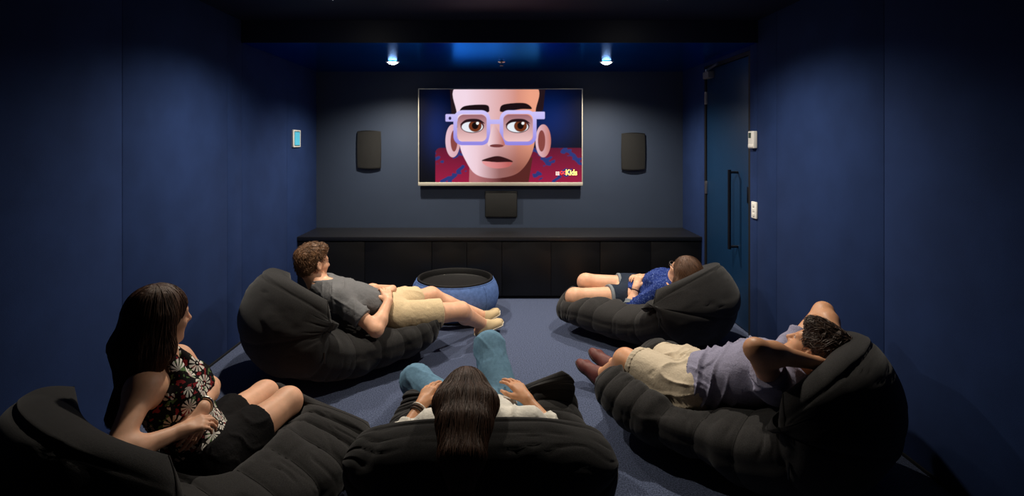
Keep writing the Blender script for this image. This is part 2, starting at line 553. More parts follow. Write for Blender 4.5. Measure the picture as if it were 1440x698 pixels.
def paint_screen(nx, ny):
    """picture on the screen: a plain cartoon face with lilac glasses before a red sofa"""
    x, y = np.meshgrid(np.linspace(0, 802, nx), np.linspace(451, 0, ny))     # y down
    C = np.zeros((ny, nx, 3))
    aa = 2.6

    def lay(sd, col):
        a = np.clip(0.5 - sd / aa, 0, 1)[..., None]
        col = np.array(col)
        if col.ndim == 1:
            col = np.array(srgb(*col))[None, None, :]
        C[...] = C * (1 - a) + col * a

    def ell(cx, cy, rx, ry, rot=0):
        c, s = math.cos(rot), math.sin(rot)
        u, v = (x - cx) * c + (y - cy) * s, -(x - cx) * s + (y - cy) * c
        k0 = np.sqrt((u / rx) ** 2 + (v / ry) ** 2)
        k1 = np.sqrt((u / rx ** 2) ** 2 + (v / ry ** 2) ** 2) + 1e-9
        return k0 * (k0 - 1) / k1

    def rbox(cx, cy, hx, hy, r, sk=0.0):
        u, v = np.abs(x - cx - sk * (y - cy)) - hx + r, np.abs(y - cy) - hy + r
        return np.sqrt(np.maximum(u, 0) ** 2 + np.maximum(v, 0) ** 2) + np.minimum(np.maximum(u, v), 0) - r

    def poly(pts):
        dd = np.full(x.shape, 1e9)
        inside = np.zeros(x.shape, bool)
        for (ax, ay), (bx, by) in zip(pts, pts[1:] + pts[:1]):
            ex, ey = bx - ax, by - ay
            tt = np.clip(((x - ax) * ex + (y - ay) * ey) / (ex * ex + ey * ey), 0, 1)
            dd = np.minimum(dd, np.hypot(x - ax - tt * ex, y - ay - tt * ey))
            cond = (ay > y) != (by > y)
            with np.errstate(divide='ignore', invalid='ignore'):
                inside ^= cond & (x < ex * (y - ay) / (ey if ey else 1e-9) + ax)
        return np.where(inside, -dd, dd)

    def smooth(pts, n=8):
        q = []
        m_ = len(pts)
        for i in range(m_):
            a, b, c, e = [np.array(pts[(i + k) % m_], float) for k in (-1, 0, 1, 2)]
            for k in range(n):
                s = k / n
                q.append(tuple(0.5 * (2 * b + (c - a) * s + (2 * a - 5 * b + 4 * c - e) * s * s + (3 * b - a - 3 * c + e) * s ** 3)))
        return q

    def mix(c0, c1, f):
        f = np.clip(f, 0, 1)[..., None]
        return np.array(srgb(*c0)) * (1 - f) + np.array(srgb(*c1)) * f

    # night-blue backdrop
    C[...] = mix((1, 2, 10), (8, 34, 96), np.exp(-((x - 650) / 120) ** 2) * np.exp(-((y - 150) / 120) ** 2) * 0.9 + np.exp(-((x - 90) / 70) ** 2 - ((y - 200) / 130) ** 2) * 0.8)
    # red sofa with worn blue patches
    sofa = mix((92, 14, 44), (150, 24, 62), (y - 280) / 170)
    nz = np.sin(x * 0.045 + 1.9 * np.sin(y * 0.031)) + np.sin(y * 0.063 + 1.7 * np.sin(x * 0.037)) + 0.55 * np.sin(x * 0.16 + 2 * np.sin(y * 0.13)) + 0.4 * np.sin(y * 0.21 + x * 0.08)
    pa = np.clip((nz - 1.0) * 2.5, 0, 1)[..., None]
    sofa = sofa * (1 - pa) + np.array(srgb(40, 52, 116)) * pa
    lay(rbox(500, 420, 420, 136, 26), sofa)
    # neck, ears
    lay(poly([(246, 451), (250, 330), (560, 330), (540, 451)]), mix((176, 108, 112), (84, 34, 32), (x - 280) / 130))
    for cx, rx in ((166, 34), (612, 36)):
        lay(ell(cx, 250, rx + 2, 80), mix((226, 190, 204), (190, 112, 96), (x - cx + 40) / 80 if cx > 300 else (x - 130) / 160))
        lay(ell(cx + (6 if cx < 300 else -8), 250, rx * 0.5, 52), (132, 66, 62))
    # hair behind
    lay(poly([(152, 0), (160, 120), (200, 130), (560, 130), (612, 100), (622, 0)]), (34, 20, 26))
    # face
    fc = smooth([(196, -20), (186, 120), (200, 270), (232, 350), (276, 410), (350, 432), (440, 424), (500, 396), (548, 330), (572, 240), (574, 110), (562, -20)])
    sh = mix((238, 212, 226), (206, 138, 122), (x - 230) / 260)
    k = np.clip((x - 470) / 80, 0, 1)[..., None]
    sh = sh * (1 - k) + np.array(srgb(232, 158, 130)) * k
    k = np.clip((y - 235) / 150, 0, 1)[..., None] * np.clip((x - 285) / 110, 0, 1)[..., None] * 0.75
    sh = sh * (1 - k) + np.array(srgb(112, 52, 46)) * k
    lay(poly(fc), sh)
    # brows
    lay(poly(smooth([(200, 108), (226, 80), (328, 74), (346, 96), (332, 112), (240, 104)])), (26, 14, 18))
    lay(poly(smooth([(398, 96), (420, 72), (520, 66), (556, 94), (500, 96), (412, 110)])), (26, 14, 18))
    # lenses, eyes
    for cx in (262, 486):
        lay(rbox(cx, 188, 74, 66, 34, 0.0), mix((150, 96, 106), (232, 190, 190), (y - 120) / 130))
        lay(ell(cx, 178, 58, 34), (70, 30, 36))
        lay(ell(cx, 182, 52, 26), (226, 232, 240))
        lay(ell(cx + 14, 178, 32, 28), (110, 52, 28))
        lay(ell(cx + 14, 176, 16, 17), (18, 8, 10))
        lay(ell(cx + 26, 164, 7, 7), (250, 250, 250))
        lay(poly(smooth([(cx - 60, 172), (cx - 30, 146), (cx + 30, 144), (cx + 62, 166), (cx + 30, 158), (cx - 30, 160)])), (36, 16, 22))
    # glasses frame
    fr = mix((206, 196, 246), (138, 128, 220), (y - 100) / 170)
    for cx in (260, 488):
        sd = np.abs(rbox(cx, 186, 82, 76, 36)) - 9
        lay(sd, fr)
    lay(poly([(338, 146), (410, 146), (410, 168), (338, 168)]), fr)
    lay(rbox(160, 138, 30, 18, 5), fr)
    lay(rbox(590, 126, 30, 18, 5), fr)
    lay(ell(152, 140, 7, 8), (40, 34, 80))
    # nose, mouth
    lay(poly(smooth([(344, 240), (366, 170), (392, 200), (418, 250), (420, 274), (380, 284), (340, 272)])), mix((236, 206, 214), (186, 112, 104), (x - 345) / 70))
    lay(ell(382, 274, 34, 8), (112, 54, 54))
    lay(poly(smooth([(308, 346), (350, 330), (392, 324), (440, 338), (462, 352), (420, 356), (350, 352)])), (46, 14, 18))
    lay(poly(smooth([(312, 350), (380, 354), (456, 354), (440, 376), (384, 384), (336, 374)])), mix((226, 150, 152), (186, 96, 92), (x - 320) / 120))
    return C


sx0, sx1, sz0, sz1 = TX0 + ft, TX1 - ft, TZ0 + 0.036, TZ1 - ft
nx, ny = 360, 204
col = paint_screen(nx, ny)
gx, gz = np.meshgrid(np.linspace(sx0, sx1, nx), np.linspace(sz0, sz1, ny))
vv = np.stack([gx, np.full_like(gx, d + 0.001), gz], -1).reshape(-1, 3)
ii = np.arange(nx * ny).reshape(ny, nx)
ff = np.stack([ii[:-1, :-1], ii[:-1, 1:], ii[1:, 1:], ii[1:, :-1]], -1).reshape(-1, 4)
mm = mat('screen_picture', (0.004, 0.004, 0.004), 0.35, spec=0.08)
screen = add_mesh('screen', vv, ff, 'screen_picture', t)
at = screen.data.color_attributes.new('picture', 'FLOAT_COLOR', 'POINT')
at.data.foreach_set('color', np.concatenate([col.reshape(-1, 3), np.ones((nx * ny, 1))], 1).astype(np.float32).ravel())
an = mm.n('ShaderNodeAttribute', attribute_name='picture')
mm.link(an.outputs['Color'], mm.b.inputs['Emission Color'])
mm.b.inputs['Emission Strength'].default_value = SCREEN
screen['label'] = 'lit screen with a cartoon face in lilac glasses'


def text(name, s, x, z, size, material, y, sx=1.0):
    cu = bpy.data.curves.new(name, 'FONT')
    cu.body = s
    cu.size = size
    cu.offset = size * 0.03
    cu.extrude = 0.0004
    ob = bpy.data.objects.new(name, cu)
    S.collection.objects.link(ob)
    dg = bpy.context.evaluated_depsgraph_get()
    me = bpy.data.meshes.new_from_object(ob.evaluated_get(dg))
    bpy.data.objects.remove(ob)
    bpy.data.curves.remove(cu)
    v = np.array([p.co[:] for p in me.vertices])
    f = [tuple(p.vertices) for p in me.polygons]
    w = np.stack([x + v[:, 0] * sx, y - v[:, 2], z + v[:, 1]], -1)
    return add_mesh(name, w, f, material, screen)


def scr(u, v):      # picture coordinates (802 x 451) to the screen plane
    return sx0 + (sx1 - sx0) * u / 802, sz1 - (sz1 - sz0) * v / 451


a, b = scr(694, 412)
text('logo_lettering', 'GO!', a, b, 0.044, 'logo_red', d - 0.0005)
a, b = scr(722, 416)
text('logo_lettering', 'Kids', a, b, 0.078, 'logo_yellow', d - 0.001, 0.84)
for i in range(3):
    for j in range(3):
        a, b = scr(676 + 6.5 * i, 402 + 6.5 * j)
        box('logo_dot', (a - 0.0045, d - 0.001, b - 0.0045), (a + 0.0045, d + 0.0005, b + 0.0045), 'logo_white', screen)

# ------------------------------------------------------------------ low cabinet along the back wall
CF = 4.877
ct = 0.571
top = box('cabinet_top', (-HW + 0.002, CF - 0.012, ct - 0.036), (HW - 0.002, YB - 0.001, ct), 'cab_top', bev=0.003)
tag(top, 'long satin black worktop running wall to wall over the low cabinets', 'worktop')
edges = [-1.846, -0.62, 0.022, 0.92, 1.846]
names = ['low black cabinet against the left wall, under the long worktop',
         'low black cabinet standing behind the round blue ottoman',
         'low black cabinet right of the joint below the centre speaker',
         'low black cabinet against the wall with the door, under the long worktop']
for a, b, lb in zip(edges[:-1], edges[1:], names):
    c = thing('low_cabinet', lb, 'cabinet', ((a + b) / 2, (CF + YB) / 2, 0), 'low cabinets along the back wall')
    box('body', (a + 0.001, CF + 0.02, 0.07), (b - 0.001, YB - 0.002, ct - 0.037), 'cab_black', c)
    box('plinth', (a + 0.001, CF + 0.05, 0.0), (b - 0.001, YB - 0.01, 0.071), 'black_trim', c)
    mid = (a + b) / 2
    box('door', (a + 0.002, CF, 0.03), (mid - 0.0015, CF + 0.0195, ct - 0.05), 'cab_black', c, bev=0.0015)
    box('door', (mid + 0.0015, CF, 0.03), (b - 0.002, CF + 0.0195, ct - 0.05), 'cab_black', c, bev=0.0015)


# ------------------------------------------------------------------ implicit modelling for soft shapes
def cone(a, b, ra, rb, k=0.02, cut=None):
    """tapered capsule; cut = (start, end) flags for flat ends"""
    return ('c', np.array(a, float), np.array(b, float), ra, rb, k, cut)


def ell(c, axes, r, k=0.02):
    return ('e', np.array(c, float), np.array([nrm(x) for x in axes]), np.array(r, float), k)


def prim_eval(p, X, Y, Z):
    if p[0] == 'c':
        _, a, b, ra, rb, k, cut = p
        ba = b - a
        l2 = float(ba @ ba) + 1e-12
        x, y, z = X - a[0], Y - a[1], Z - a[2]
        tr = (x * ba[0] + y * ba[1] + z * ba[2]) / l2
        tt = np.clip(tr, 0, 1)
        dd = np.sqrt((x - tt * ba[0]) ** 2 + (y - tt * ba[1]) ** 2 + (z - tt * ba[2]) ** 2) - (ra + (rb - ra) * tt)
        if cut:
            L = math.sqrt(l2)
            if cut[0]:
                dd = np.maximum(dd, -tr * L)
            if cut[1]:
                dd = np.maximum(dd, (tr - 1) * L)
        return dd
    _, c, A, r, k = p
    x, y, z = X - c[0], Y - c[1], Z - c[2]
    q = [(x * A[i, 0] + y * A[i, 1] + z * A[i, 2]) / r[i] for i in range(3)]
    k0 = np.sqrt(q[0] ** 2 + q[1] ** 2 + q[2] ** 2)
    k1 = np.sqrt((q[0] / r[0]) ** 2 + (q[1] / r[1]) ** 2 + (q[2] / r[2]) ** 2) + 1e-9
    return k0 * (k0 - 1) / k1


def prim_k(p):
    return p[5] if p[0] == 'c' else p[4]


def prim_box(p):
    if p[0] == 'c':
        r = max(p[3], p[4])
        return np.minimum(p[1], p[2]) - r, np.maximum(p[1], p[2]) + r
    e = np.sqrt(((p[2] * p[3][:, None]) ** 2).sum(0))
    return p[1] - e, p[1] + e


def smin(a, b, k):
    if k <= 0:
        return np.minimum(a, b)
    h = np.maximum(k - np.abs(a - b), 0) / k
    return np.minimum(a, b) - h * h * k * 0.25


def grow(p, o):
    if p[0] == 'c':
        return ('c', p[1], p[2], p[3] + o, p[4] + o, p[5], p[6])
    return ('e', p[1], p[2], p[3] + o, p[4])


class Grp:
    def __init__(s, prims, k=0.01, cuts=(), subs=()):
        s.prims, s.k, s.cuts, s.subs = list(prims), k, list(cuts), list(subs)


def field_points(groups, pts):
    X, Y, Z = pts[:, 0], pts[:, 1], pts[:, 2]
    D = np.full(len(pts), 1.0)
    for g in groups:
        G = np.full(len(pts), 1.0)
        for p in g.prims:
            G = smin(G, prim_eval(p, X, Y, Z), prim_k(p))
        for (c, n) in g.cuts:
            G = np.maximum(G, (X - c[0]) * n[0] + (Y - c[1]) * n[1] + (Z - c[2]) * n[2])
        for p in g.subs:
            G = -smin(-G, prim_eval(p, X, Y, Z), prim_k(p))
        D = smin(D, G, g.k)
    return D


CORN = np.array([(i, j, k) for i in (0, 1) for j in (0, 1) for k in (0, 1)])
EDG = [(a, b) for a in range(8) for b in range(a + 1, 8) if np.abs(CORN[a] - CORN[b]).sum() == 1]


def mesh_field(groups, h, displace=None):
    los, his = zip(*[prim_box(p) for g in groups for p in g.prims])
    lo = np.min(los, 0) - 4 * h
    hi = np.max(his, 0) + 4 * h
    n = np.ceil((hi - lo) / h).astype(int) + 1
    ax = [(lo[i] + h * np.arange(n[i])).astype(np.float32) for i in range(3)]
    D = np.full(n, 0.12, np.float32)
    mg = 0.05

    def win(l, u):
        a = np.maximum(0, np.floor((l - mg - lo) / h).astype(int))
        b = np.minimum(n, np.ceil((u + mg - lo) / h).astype(int) + 1)
        return tuple(slice(a[i], b[i]) for i in range(3))

    def xyz(w):
        return ax[0][w[0]][:, None, None], ax[1][w[1]][None, :, None], ax[2][w[2]][None, None, :]

    for g in groups:
        bl, bu = zip(*[prim_box(p) for p in g.prims])
        gw = win(np.min(bl, 0), np.max(bu, 0))
        G = np.full(tuple(s.stop - s.start for s in gw), 0.12, np.float32)
        for p in g.prims:
            w = win(*prim_box(p))
            lw = tuple(slice(w[i].start - gw[i].start, w[i].stop - gw[i].start) for i in range(3))
            G[lw] = smin(G[lw], prim_eval(p, *xyz(w)).astype(np.float32), prim_k(p))
        X, Y, Z = xyz(gw)
        for (c, nn) in g.cuts:
            G = np.maximum(G, (X - c[0]) * nn[0] + (Y - c[1]) * nn[1] + (Z - c[2]) * nn[2])
        for p in g.subs:
            w = win(*prim_box(p))
            w = tuple(slice(max(w[i].start, gw[i].start), min(w[i].stop, gw[i].stop)) for i in range(3))
            if any(s.stop <= s.start for s in w):
                continue
            lw = tuple(slice(w[i].start - gw[i].start, w[i].stop - gw[i].start) for i in range(3))
            G[lw] = -smin(-G[lw], prim_eval(p, *xyz(w)).astype(np.float32), prim_k(p))
        D[gw] = smin(D[gw], G, g.k)
    # naive surface nets
    neg = D < 0
    cnt = np.zeros(tuple(n - 1), np.int8)
    for c in CORN:
        cnt += neg[c[0]:n[0] - 1 + c[0], c[1]:n[1] - 1 + c[1], c[2]:n[2] - 1 + c[2]]
    act = np.argwhere((cnt > 0) & (cnt < 8))
    vals = np.stack([D[act[:, 0] + c[0], act[:, 1] + c[1], act[:, 2] + c[2]] for c in CORN], 1)
    pos = np.zeros((len(act), 3))
    num = np.zeros(len(act))
    for a, b in EDG:
        va, vb = vals[:, a], vals[:, b]
        cr = (va < 0) != (vb < 0)
        tt = np.where(cr, va / np.where(cr, va - vb, 1), 0)
        pos += np.where(cr[:, None], CORN[a] + tt[:, None] * (CORN[b] - CORN[a]), 0)
        num += cr
    verts = lo + (act + pos / num[:, None]) * h
    vid = np.full(tuple(n - 1), -1, np.int32)
    vid[act[:, 0], act[:, 1], act[:, 2]] = np.arange(len(act))
    quads = []
    for axis in range(3):
        o1, o2 = (axis + 1) % 3, (axis + 2) % 3
        s0 = [slice(1, -1)] * 3
        s1 = [slice(1, -1)] * 3
        s0[axis] = slice(0, -1)
        s1[axis] = slice(1, None)
        a, b = neg[tuple(s0)], neg[tuple(s1)]
        e = np.argwhere(a != b)
        fl = a[e[:, 0], e[:, 1], e[:, 2]]
        off = np.ones(3, int)
        off[axis] = 0
        e = e + off
        q = []
        for d1, d2 in ((-1, -1), (0, -1), (0, 0), (-1, 0)):
            c = e.copy()
            c[:, o1] += d1
            c[:, o2] += d2
            q.append(vid[c[:, 0], c[:, 1], c[:, 2]])
        q = np.stack(q, 1)
        q[~fl] = q[~fl][:, ::-1]
        quads.append(q)
    quads = np.concatenate(quads)
    quads = quads[(quads >= 0).all(1)]
    if displace is not None:
        verts = verts + vnormals(verts, quads) * displace(verts)[:, None]
    return verts, quads


def vnormals(v, q):
    fn = np.cross(v[q[:, 2]] - v[q[:, 0]], v[q[:, 3]] - v[q[:, 1]])
    N = np.zeros_like(v)
    for i in range(4):
        for c in range(3):
            N[:, c] += np.bincount(q[:, i], fn[:, c], len(v))
    return N / (np.linalg.norm(N, axis=1)[:, None] + 1e-12)


def wav(seed, n=10, lo=8, hi=30):
    """smooth 3-D noise made of warped sines, about -1..1; wavelengths set by lo..hi (rad/m)"""
    r = np.random.RandomState(seed)
    K = r.normal(size=(n, 3))
    K /= np.linalg.norm(K, axis=1)[:, None]
    K *= np.exp(r.uniform(math.log(lo), math.log(hi), n))[:, None]
    ph = r.uniform(0, 6.28, n)

    def f(p):
        s = 0
        w = p
        for i in range(n):
            s = s + np.sin(w @ K[i] + ph[i] + (0.8 * s if i else 0))
        return s / math.sqrt(n) / 1.2
    return f


def folds(seed, direction, amp, freq):
    """cloth creases running along `direction`"""
    dr = nrm(direction)
    w1, w2, w4 = wav(seed, 6, 6, 16), wav(seed + 1, 8, 30, 70), wav(seed + 2, 6, 10, 20)
    a = nrm(np.cross(dr, V(0.3, 0.5, 0.8)))
    b_ = np.cross(dr, a)

    def f(p):
        s = p @ a * freq + p @ b_ * freq * 0.5 + 2.6 * w1(p)
        s2 = p @ b_ * freq * 0.8 - p @ dr * freq * 0.35 + 2.2 * w4(p)
        r1 = (1 - np.abs(np.sin(s))) ** 3 * np.clip(0.4 + w1(p + 3), 0, 1.2)
        r2 = (1 - np.abs(np.sin(s2))) ** 3 * np.clip(0.2 + w4(p + 5), 0, 1.2)
        return amp * (1.3 * r1 + 1.1 * r2 - 0.25) + amp * 0.22 * w2(p)
    return f


# ------------------------------------------------------------------ body building blocks
def hand(w, f, dors, thumb, curl=(0.25, 0.35, 0.3), spread=0.10, size=1.0):
    """w wrist, f towards the knuckles, dors = back of the hand, thumb = side direction of the thumb"""
    f = nrm(f)
    n = nrm(np.array(dors) - f * np.dot(dors, f))
    s = nrm(np.cross(f, n))
    if np.dot(s, thumb) < 0:
        s = -s
    palm, fing = [], []
    offs = (0.028, 0.0095, -0.0095, -0.027)
    klen = (0.084, 0.088, 0.083, 0.074)
    flen = (0.072, 0.080, 0.074, 0.058)
    frad = (0.0086, 0.0090, 0.0084, 0.0074)
    for i in range(4):
        kn = w + size * (f * klen[i] + s * offs[i])
        palm.append(cone(w + size * (f * 0.012 + s * offs[i] * 0.55), kn, 0.0145 * size, 0.0105 * size, 0.014))
        ang = 0.0
        dirf = nrm(f + s * offs[i] * spread * 30)
        p = kn
        r0 = frad[i] * size
        for j, fr in enumerate((0.44, 0.31, 0.25)):
            ang += curl[j]
            dd = dirf * math.cos(ang) - n * math.sin(ang)
            q = p + dd * flen[i] * fr * size
            fing.append(Grp([cone(p, q, r0 * (1 - 0.08 * j), r0 * (0.92 - 0.1 * j), 0.002)], 0.003 if j else 0.006))
            p = q
    palm.append(cone(w, w + f * 0.03 * size, 0.024 * size, 0.02 * size, 0.014))
    t0 = w + size * (f * 0.018 + s * 0.018 - n * 0.004)
    t1 = w + size * (f * 0.050 + s * 0.045 - n * 0.014)
    t2 = t1 + size * (f * 0.028 + s * 0.014 - n * 0.008)
    t3 = t2 + size * (f * 0.024 + s * 0.002 - n * 0.010)
    th = [cone(t0, t1, 0.015 * size, 0.0115 * size, 0.008), cone(t1, t2, 0.0110 * size, 0.0095 * size, 0.006), cone(t2, t3, 0.0095 * size, 0.0078 * size, 0.006)]
    return [Grp(palm, 0.012), Grp(th, 0.008)] + fing


def foot_prims(ankle, toe, up, size=1.0, o=0.0):
    """bare foot: ankle joint, toe direction, up direction of the instep"""
    f = nrm(toe)
    u = nrm(np.array(up) - f * np.dot(up, f))
    s = np.cross(f, u)
    a = np.array(ankle)
    g = lambda x, y, z: a + size * (f * x + s * y + u * z)
    return [cone(g(-0.035, 0, -0.045), g(0.03, 0, -0.045), 0.032 + o, 0.034 + o, 0.02),
            cone(g(0.0, 0, -0.008), g(0.085, 0, -0.046), 0.034 + o, 0.027 + o, 0.02),
            cone(g(0.02, 0.008, -0.056), g(0.13, 0.022, -0.058), 0.024 + o, 0.022 + o, 0.02),
            cone(g(0.02, -0.008, -0.056), g(0.135, -0.016, -0.056), 0.024 + o, 0.024 + o, 0.02),
            cone(g(0.12, -0.02, -0.058), g(0.16, -0.012, -0.06), 0.020 + o, 0.017 + o, 0.015)]


class Head:
    def __init__(s, c, fwd, up, size=1.0):
        s.c = np.array(c, float)
        s.f = nrm(fwd)
        s.u = nrm(np.array(up) - s.f * np.dot(up, s.f))
        s.r = np.cross(s.f, s.u)
        s.s = size
        s.A = [s.r, s.f, s.u]

    def p(s, x, y, z):
        return s.c + s.s * (s.r * x + s.f * y + s.u * z)

    def e(s, x, y, z, rx, ry, rz, k=0.02, tilt=0.0):
        A = s.A
        if tilt:
            c, d = math.cos(tilt), math.sin(tilt)
            A = [s.r, s.f * c + s.u * d, s.u * c - s.f * d]
        return ell(s.p(x, y, z), A, (rx * s.s, ry * s.s, rz * s.s), k)

    def c_(s, a, b, ra, rb, k=0.01):
        return cone(s.p(*a), s.p(*b), ra * s.s, rb * s.s, k)

    def prims(s):
        q = [s.e(0, -0.012, 0.032, 0.074, 0.094, 0.082),
             s.e(0, 0.028, -0.022, 0.062, 0.064, 0.085, 0.03),
             s.e(0, 0.042, -0.080, 0.043, 0.040, 0.034, 0.03),
             s.c_((0, 0.078, -0.100), (0, 0.074, -0.092), 0.017, 0.019, 0.02),
             s.c_((-0.036, 0.068, 0.018), (0.036, 0.068, 0.018), 0.017, 0.017, 0.02),
             s.c_((0, 0.088, 0.010), (0, 0.112, -0.030), 0.009, 0.0115, 0.014),
             s.c_((-0.010, 0.098, -0.036), (0.010, 0.098, -0.036), 0.009, 0.009, 0.008),
             s.e(-0.038, 0.058, -0.030, 0.022, 0.022, 0.020, 0.025), s.e(0.038, 0.058, -0.030, 0.022, 0.022, 0.020, 0.025),
             s.e(0, 0.084, -0.060, 0.024, 0.014, 0.0065, 0.006), s.e(0, 0.083, -0.071, 0.020, 0.014, 0.007, 0.004)]
        ears = []
        for sg in (-1, 1):
            ears.append(Grp([s.e(sg * 0.078, -0.006, -0.012, 0.010, 0.020, 0.033, 0.006, tilt=0.15), s.c_((sg * 0.076, 0.0, -0.040), (sg * 0.077, 0.0, -0.034), 0.009, 0.010, 0.006)], 0.010,
                            subs=[s.e(sg * 0.090, -0.002, -0.008, 0.007, 0.010, 0.018, 0.006)]))
        sub = [s.e(-0.032, 0.098, 0.000, 0.017, 0.016, 0.011, 0.012), s.e(0.032, 0.098, 0.000, 0.017, 0.016, 0.011, 0.012)]
        lids = [Grp([s.e(sg * 0.032, 0.0800, 0.0035, 0.016, 0.0125, 0.0085, 0.004)], 0.004) for sg in (-1, 1)]
        return [Grp(q, 0.03, subs=sub)] + lids + ears


ARM = (0.050, 0.040, 0.039, 0.026)
LEG = (0.086, 0.060, 0.056, 0.036)


class Person:
    def __init__(s, name_label, base, head, neck, shL, shR, elL, elR, wrL, wrR, hipL, hipR, knL, knR, anL, anR, female=False, size=1.0, skin='skin', belly=0.0, bust=1.0, deep=1.0, legk=1.0):
        s.root = thing('person', name_label, 'person', tuple(base), 'people watching the television')
        s.head, s.skin, s.female, s.size = head, skin, female, size
        for k, v in dict(neck=neck, shL=shL, shR=shR, elL=elL, elR=elR, wrL=wrL, wrR=wrR, hipL=hipL, hipR=hipR, knL=knL, knR=knR, anL=anL, anR=anR).items():
            setattr(s, k, np.array(v, float))
        s.pel = (s.hipL + s.hipR) / 2
        s.shc = (s.shL + s.shR) / 2
        up = nrm(s.shc - s.pel)
        s.up = up
        rs = nrm(s.shR - s.shL)
        rs = nrm(rs - up * np.dot(rs, up))
        rh = nrm(s.hipR - s.hipL)
        rh = nrm(rh - up * np.dot(rh, up))
        s.rs, s.rh = rs, rh
        s.fs, s.fh = np.cross(up, rs), np.cross(up, rh)
        L = np.linalg.norm(s.shc - s.pel)
        rm = nrm(rs + rh)
        fm = np.cross(up, rm)
        s.fm, s.rm = fm, rm
        g = size
        f = female
        mid = s.pel + up * L * 0.42
        rib = s.pel + up * L * 0.70
        s.L = L
        T = [ell(s.pel + up * 0.02, [rh, s.fh, up], ((0.165 if f else 0.158) * g, 0.112 * g, 0.115 * g), 0.05),
             ell(mid + fm * (0.012 + belly * 0.5), [rm, fm, up], ((0.128 if f else 0.142) * g, (0.096 * deep + belly) * g, max(0.12, L * 0.30)), 0.06),
             ell(rib, [rs, s.fs, up], ((0.138 if f else 0.160) * g, 0.108 * g * deep, max(0.13, L * 0.34)), 0.06),
             cone(s.shL + up * 0.0, s.shR + up * 0.0, 0.052 * g, 0.052 * g, 0.06)]
        if f:
            for q in (-1, 1):
                T.append(ell(rib + rs * q * 0.062 * g + s.fs * 0.085 * g * deep + up * 0.0, [rs, s.fs, up], (0.058 * g, 0.056 * g * bust, 0.058 * g), 0.03))
        else:
            for q in (-1, 1):
                T.append(ell(rib + rs * q * 0.07 * g + s.fs * 0.062 * g + up * 0.03, [rs, s.fs, up], (0.075 * g, 0.036 * g, 0.06 * g), 0.05))
        s.torso = T
        hb = head.p(0, -0.028, -0.055)
        s.neckp = [cone(s.neck, hb, (0.050 if f else 0.057) * g, (0.045 if f else 0.052) * g, 0.03),
                   cone(s.shc + up * 0.02, s.neck, 0.07 * g, 0.056 * g, 0.05)]
        s.arms, s.legs = {}, {}
        for sd in 'LR':
            sh, el, wr = getattr(s, 'sh' + sd), getattr(s, 'el' + sd), getattr(s, 'wr' + sd)
            k = 0.9 if f else 1.0
            g = size
            mf = el + (wr - el) * 0.3
            s.arms[sd] = [cone(sh, el, ARM[0] * k * g, ARM[1] * k * g, 0.03), cone(el, mf, ARM[2] * k * g, 0.042 * k * g, 0.03), cone(mf, wr, 0.042 * k * g, ARM[3] * k * g, 0.03)]
            hp, kn, an = getattr(s, 'hip' + sd), getattr(s, 'kn' + sd), getattr(s, 'an' + sd)
            back = nrm(nrm(hp - kn) + nrm(an - kn))
            cf = kn + (an - kn) * 0.32 + back * 0.022
            g = size * legk
            s.legs[sd] = [cone(hp, kn, LEG[0] * g, LEG[1] * g, 0.03), cone(kn, cf, 0.054 * g, 0.055 * g, 0.04), cone(cf, an, 0.053 * g, LEG[3] * g, 0.03), cone(kn, an, 0.048 * g, 0.036 * g, 0.03)]
        s.extra = []
        s.cloth_groups = []
        print(name_label[:24], 'torso %.2f neck %.2f' % (L, np.linalg.norm(hb - s.neck)),
              ' '.join('%s %.2f' % (n_, np.linalg.norm(getattr(s, a_) - getattr(s, b_))) for n_, a_, b_ in (
                  ('uaL', 'shL', 'elL'), ('faL', 'elL', 'wrL'), ('uaR', 'shR', 'elR'), ('faR', 'elR', 'wrR'), ('thL', 'hipL', 'knL'), ('siL', 'knL', 'anL'), ('thR', 'hipR', 'knR'), ('siR', 'knR', 'anR'), ('shw', 'shL', 'shR'), ('hpw', 'hipL', 'hipR'))))

    def groups(s):
        g = [Grp(s.torso, 0.01)]
        g.append(Grp(s.neckp, 0.03))
        g += s.head.prims()
        for sd in 'LR':
            a = s.arms[sd]
            sh, el = a[0][1], a[0][2]
            g.append(Grp([cone(sh, sh + (el - sh) * 0.35, a[0][3], a[0][3] * 0.94, 0.02)], 0.05))
            g.append(Grp(a, 0.004))
            l = s.legs[sd]
            hp, kn = l[0][1], l[0][2]
            g.append(Grp([cone(hp, hp + (kn - hp) * 0.3, l[0][3], l[0][3] * 0.92, 0.02)], 0.06))
            g.append(Grp(l, 0.004))
        return g + s.extra

    def build_body(s, h=0.005):
        v, q = mesh_field(s.groups(), h)
        s.body = add_mesh('body', v, q, s.skin, s.root, smooth=True)
        hd = s.head
        for sg in (-1, 1):
            e = ball('eye', hd.p(sg * 0.032, 0.0795, 0.0), 0.0118 * hd.s, 'eye_white', s.root)
            ball('iris', hd.p(sg * 0.032, 0.0875, 0.0), 0.0056 * hd.s, 'eye_iris', e)

    def cloth(s, name, groups, material, h=0.006, disp=None, label=None):
        s.cloth_groups += groups
        planes = [c_ for g_ in groups for c_ in g_.cuts]
        for g_ in groups:
            for p_ in g_.prims:
                if p_[0] == 'c' and p_[6] and p_[6][1]:
                    planes.append((p_[2], nrm(p_[2] - p_[1])))
        calm = disp
        if disp is not None and planes:
            def calm(pt):        # hems stay even
                k_ = np.ones(len(pt))
                for (c_, n_) in planes:
                    near = np.linalg.norm(pt - c_, axis=1) < 0.26
                    k_ = np.where(near, np.minimum(k_, np.clip(np.abs((pt - c_) @ n_) / 0.03, 0.12, 1)), k_)
                return disp(pt) * k_
        v, q = mesh_field(groups, h, calm)
        s.last = (groups, v)
        o = add_mesh(name, v, q, material, s.root, smooth=True)
        if label:
            o['label'] = label
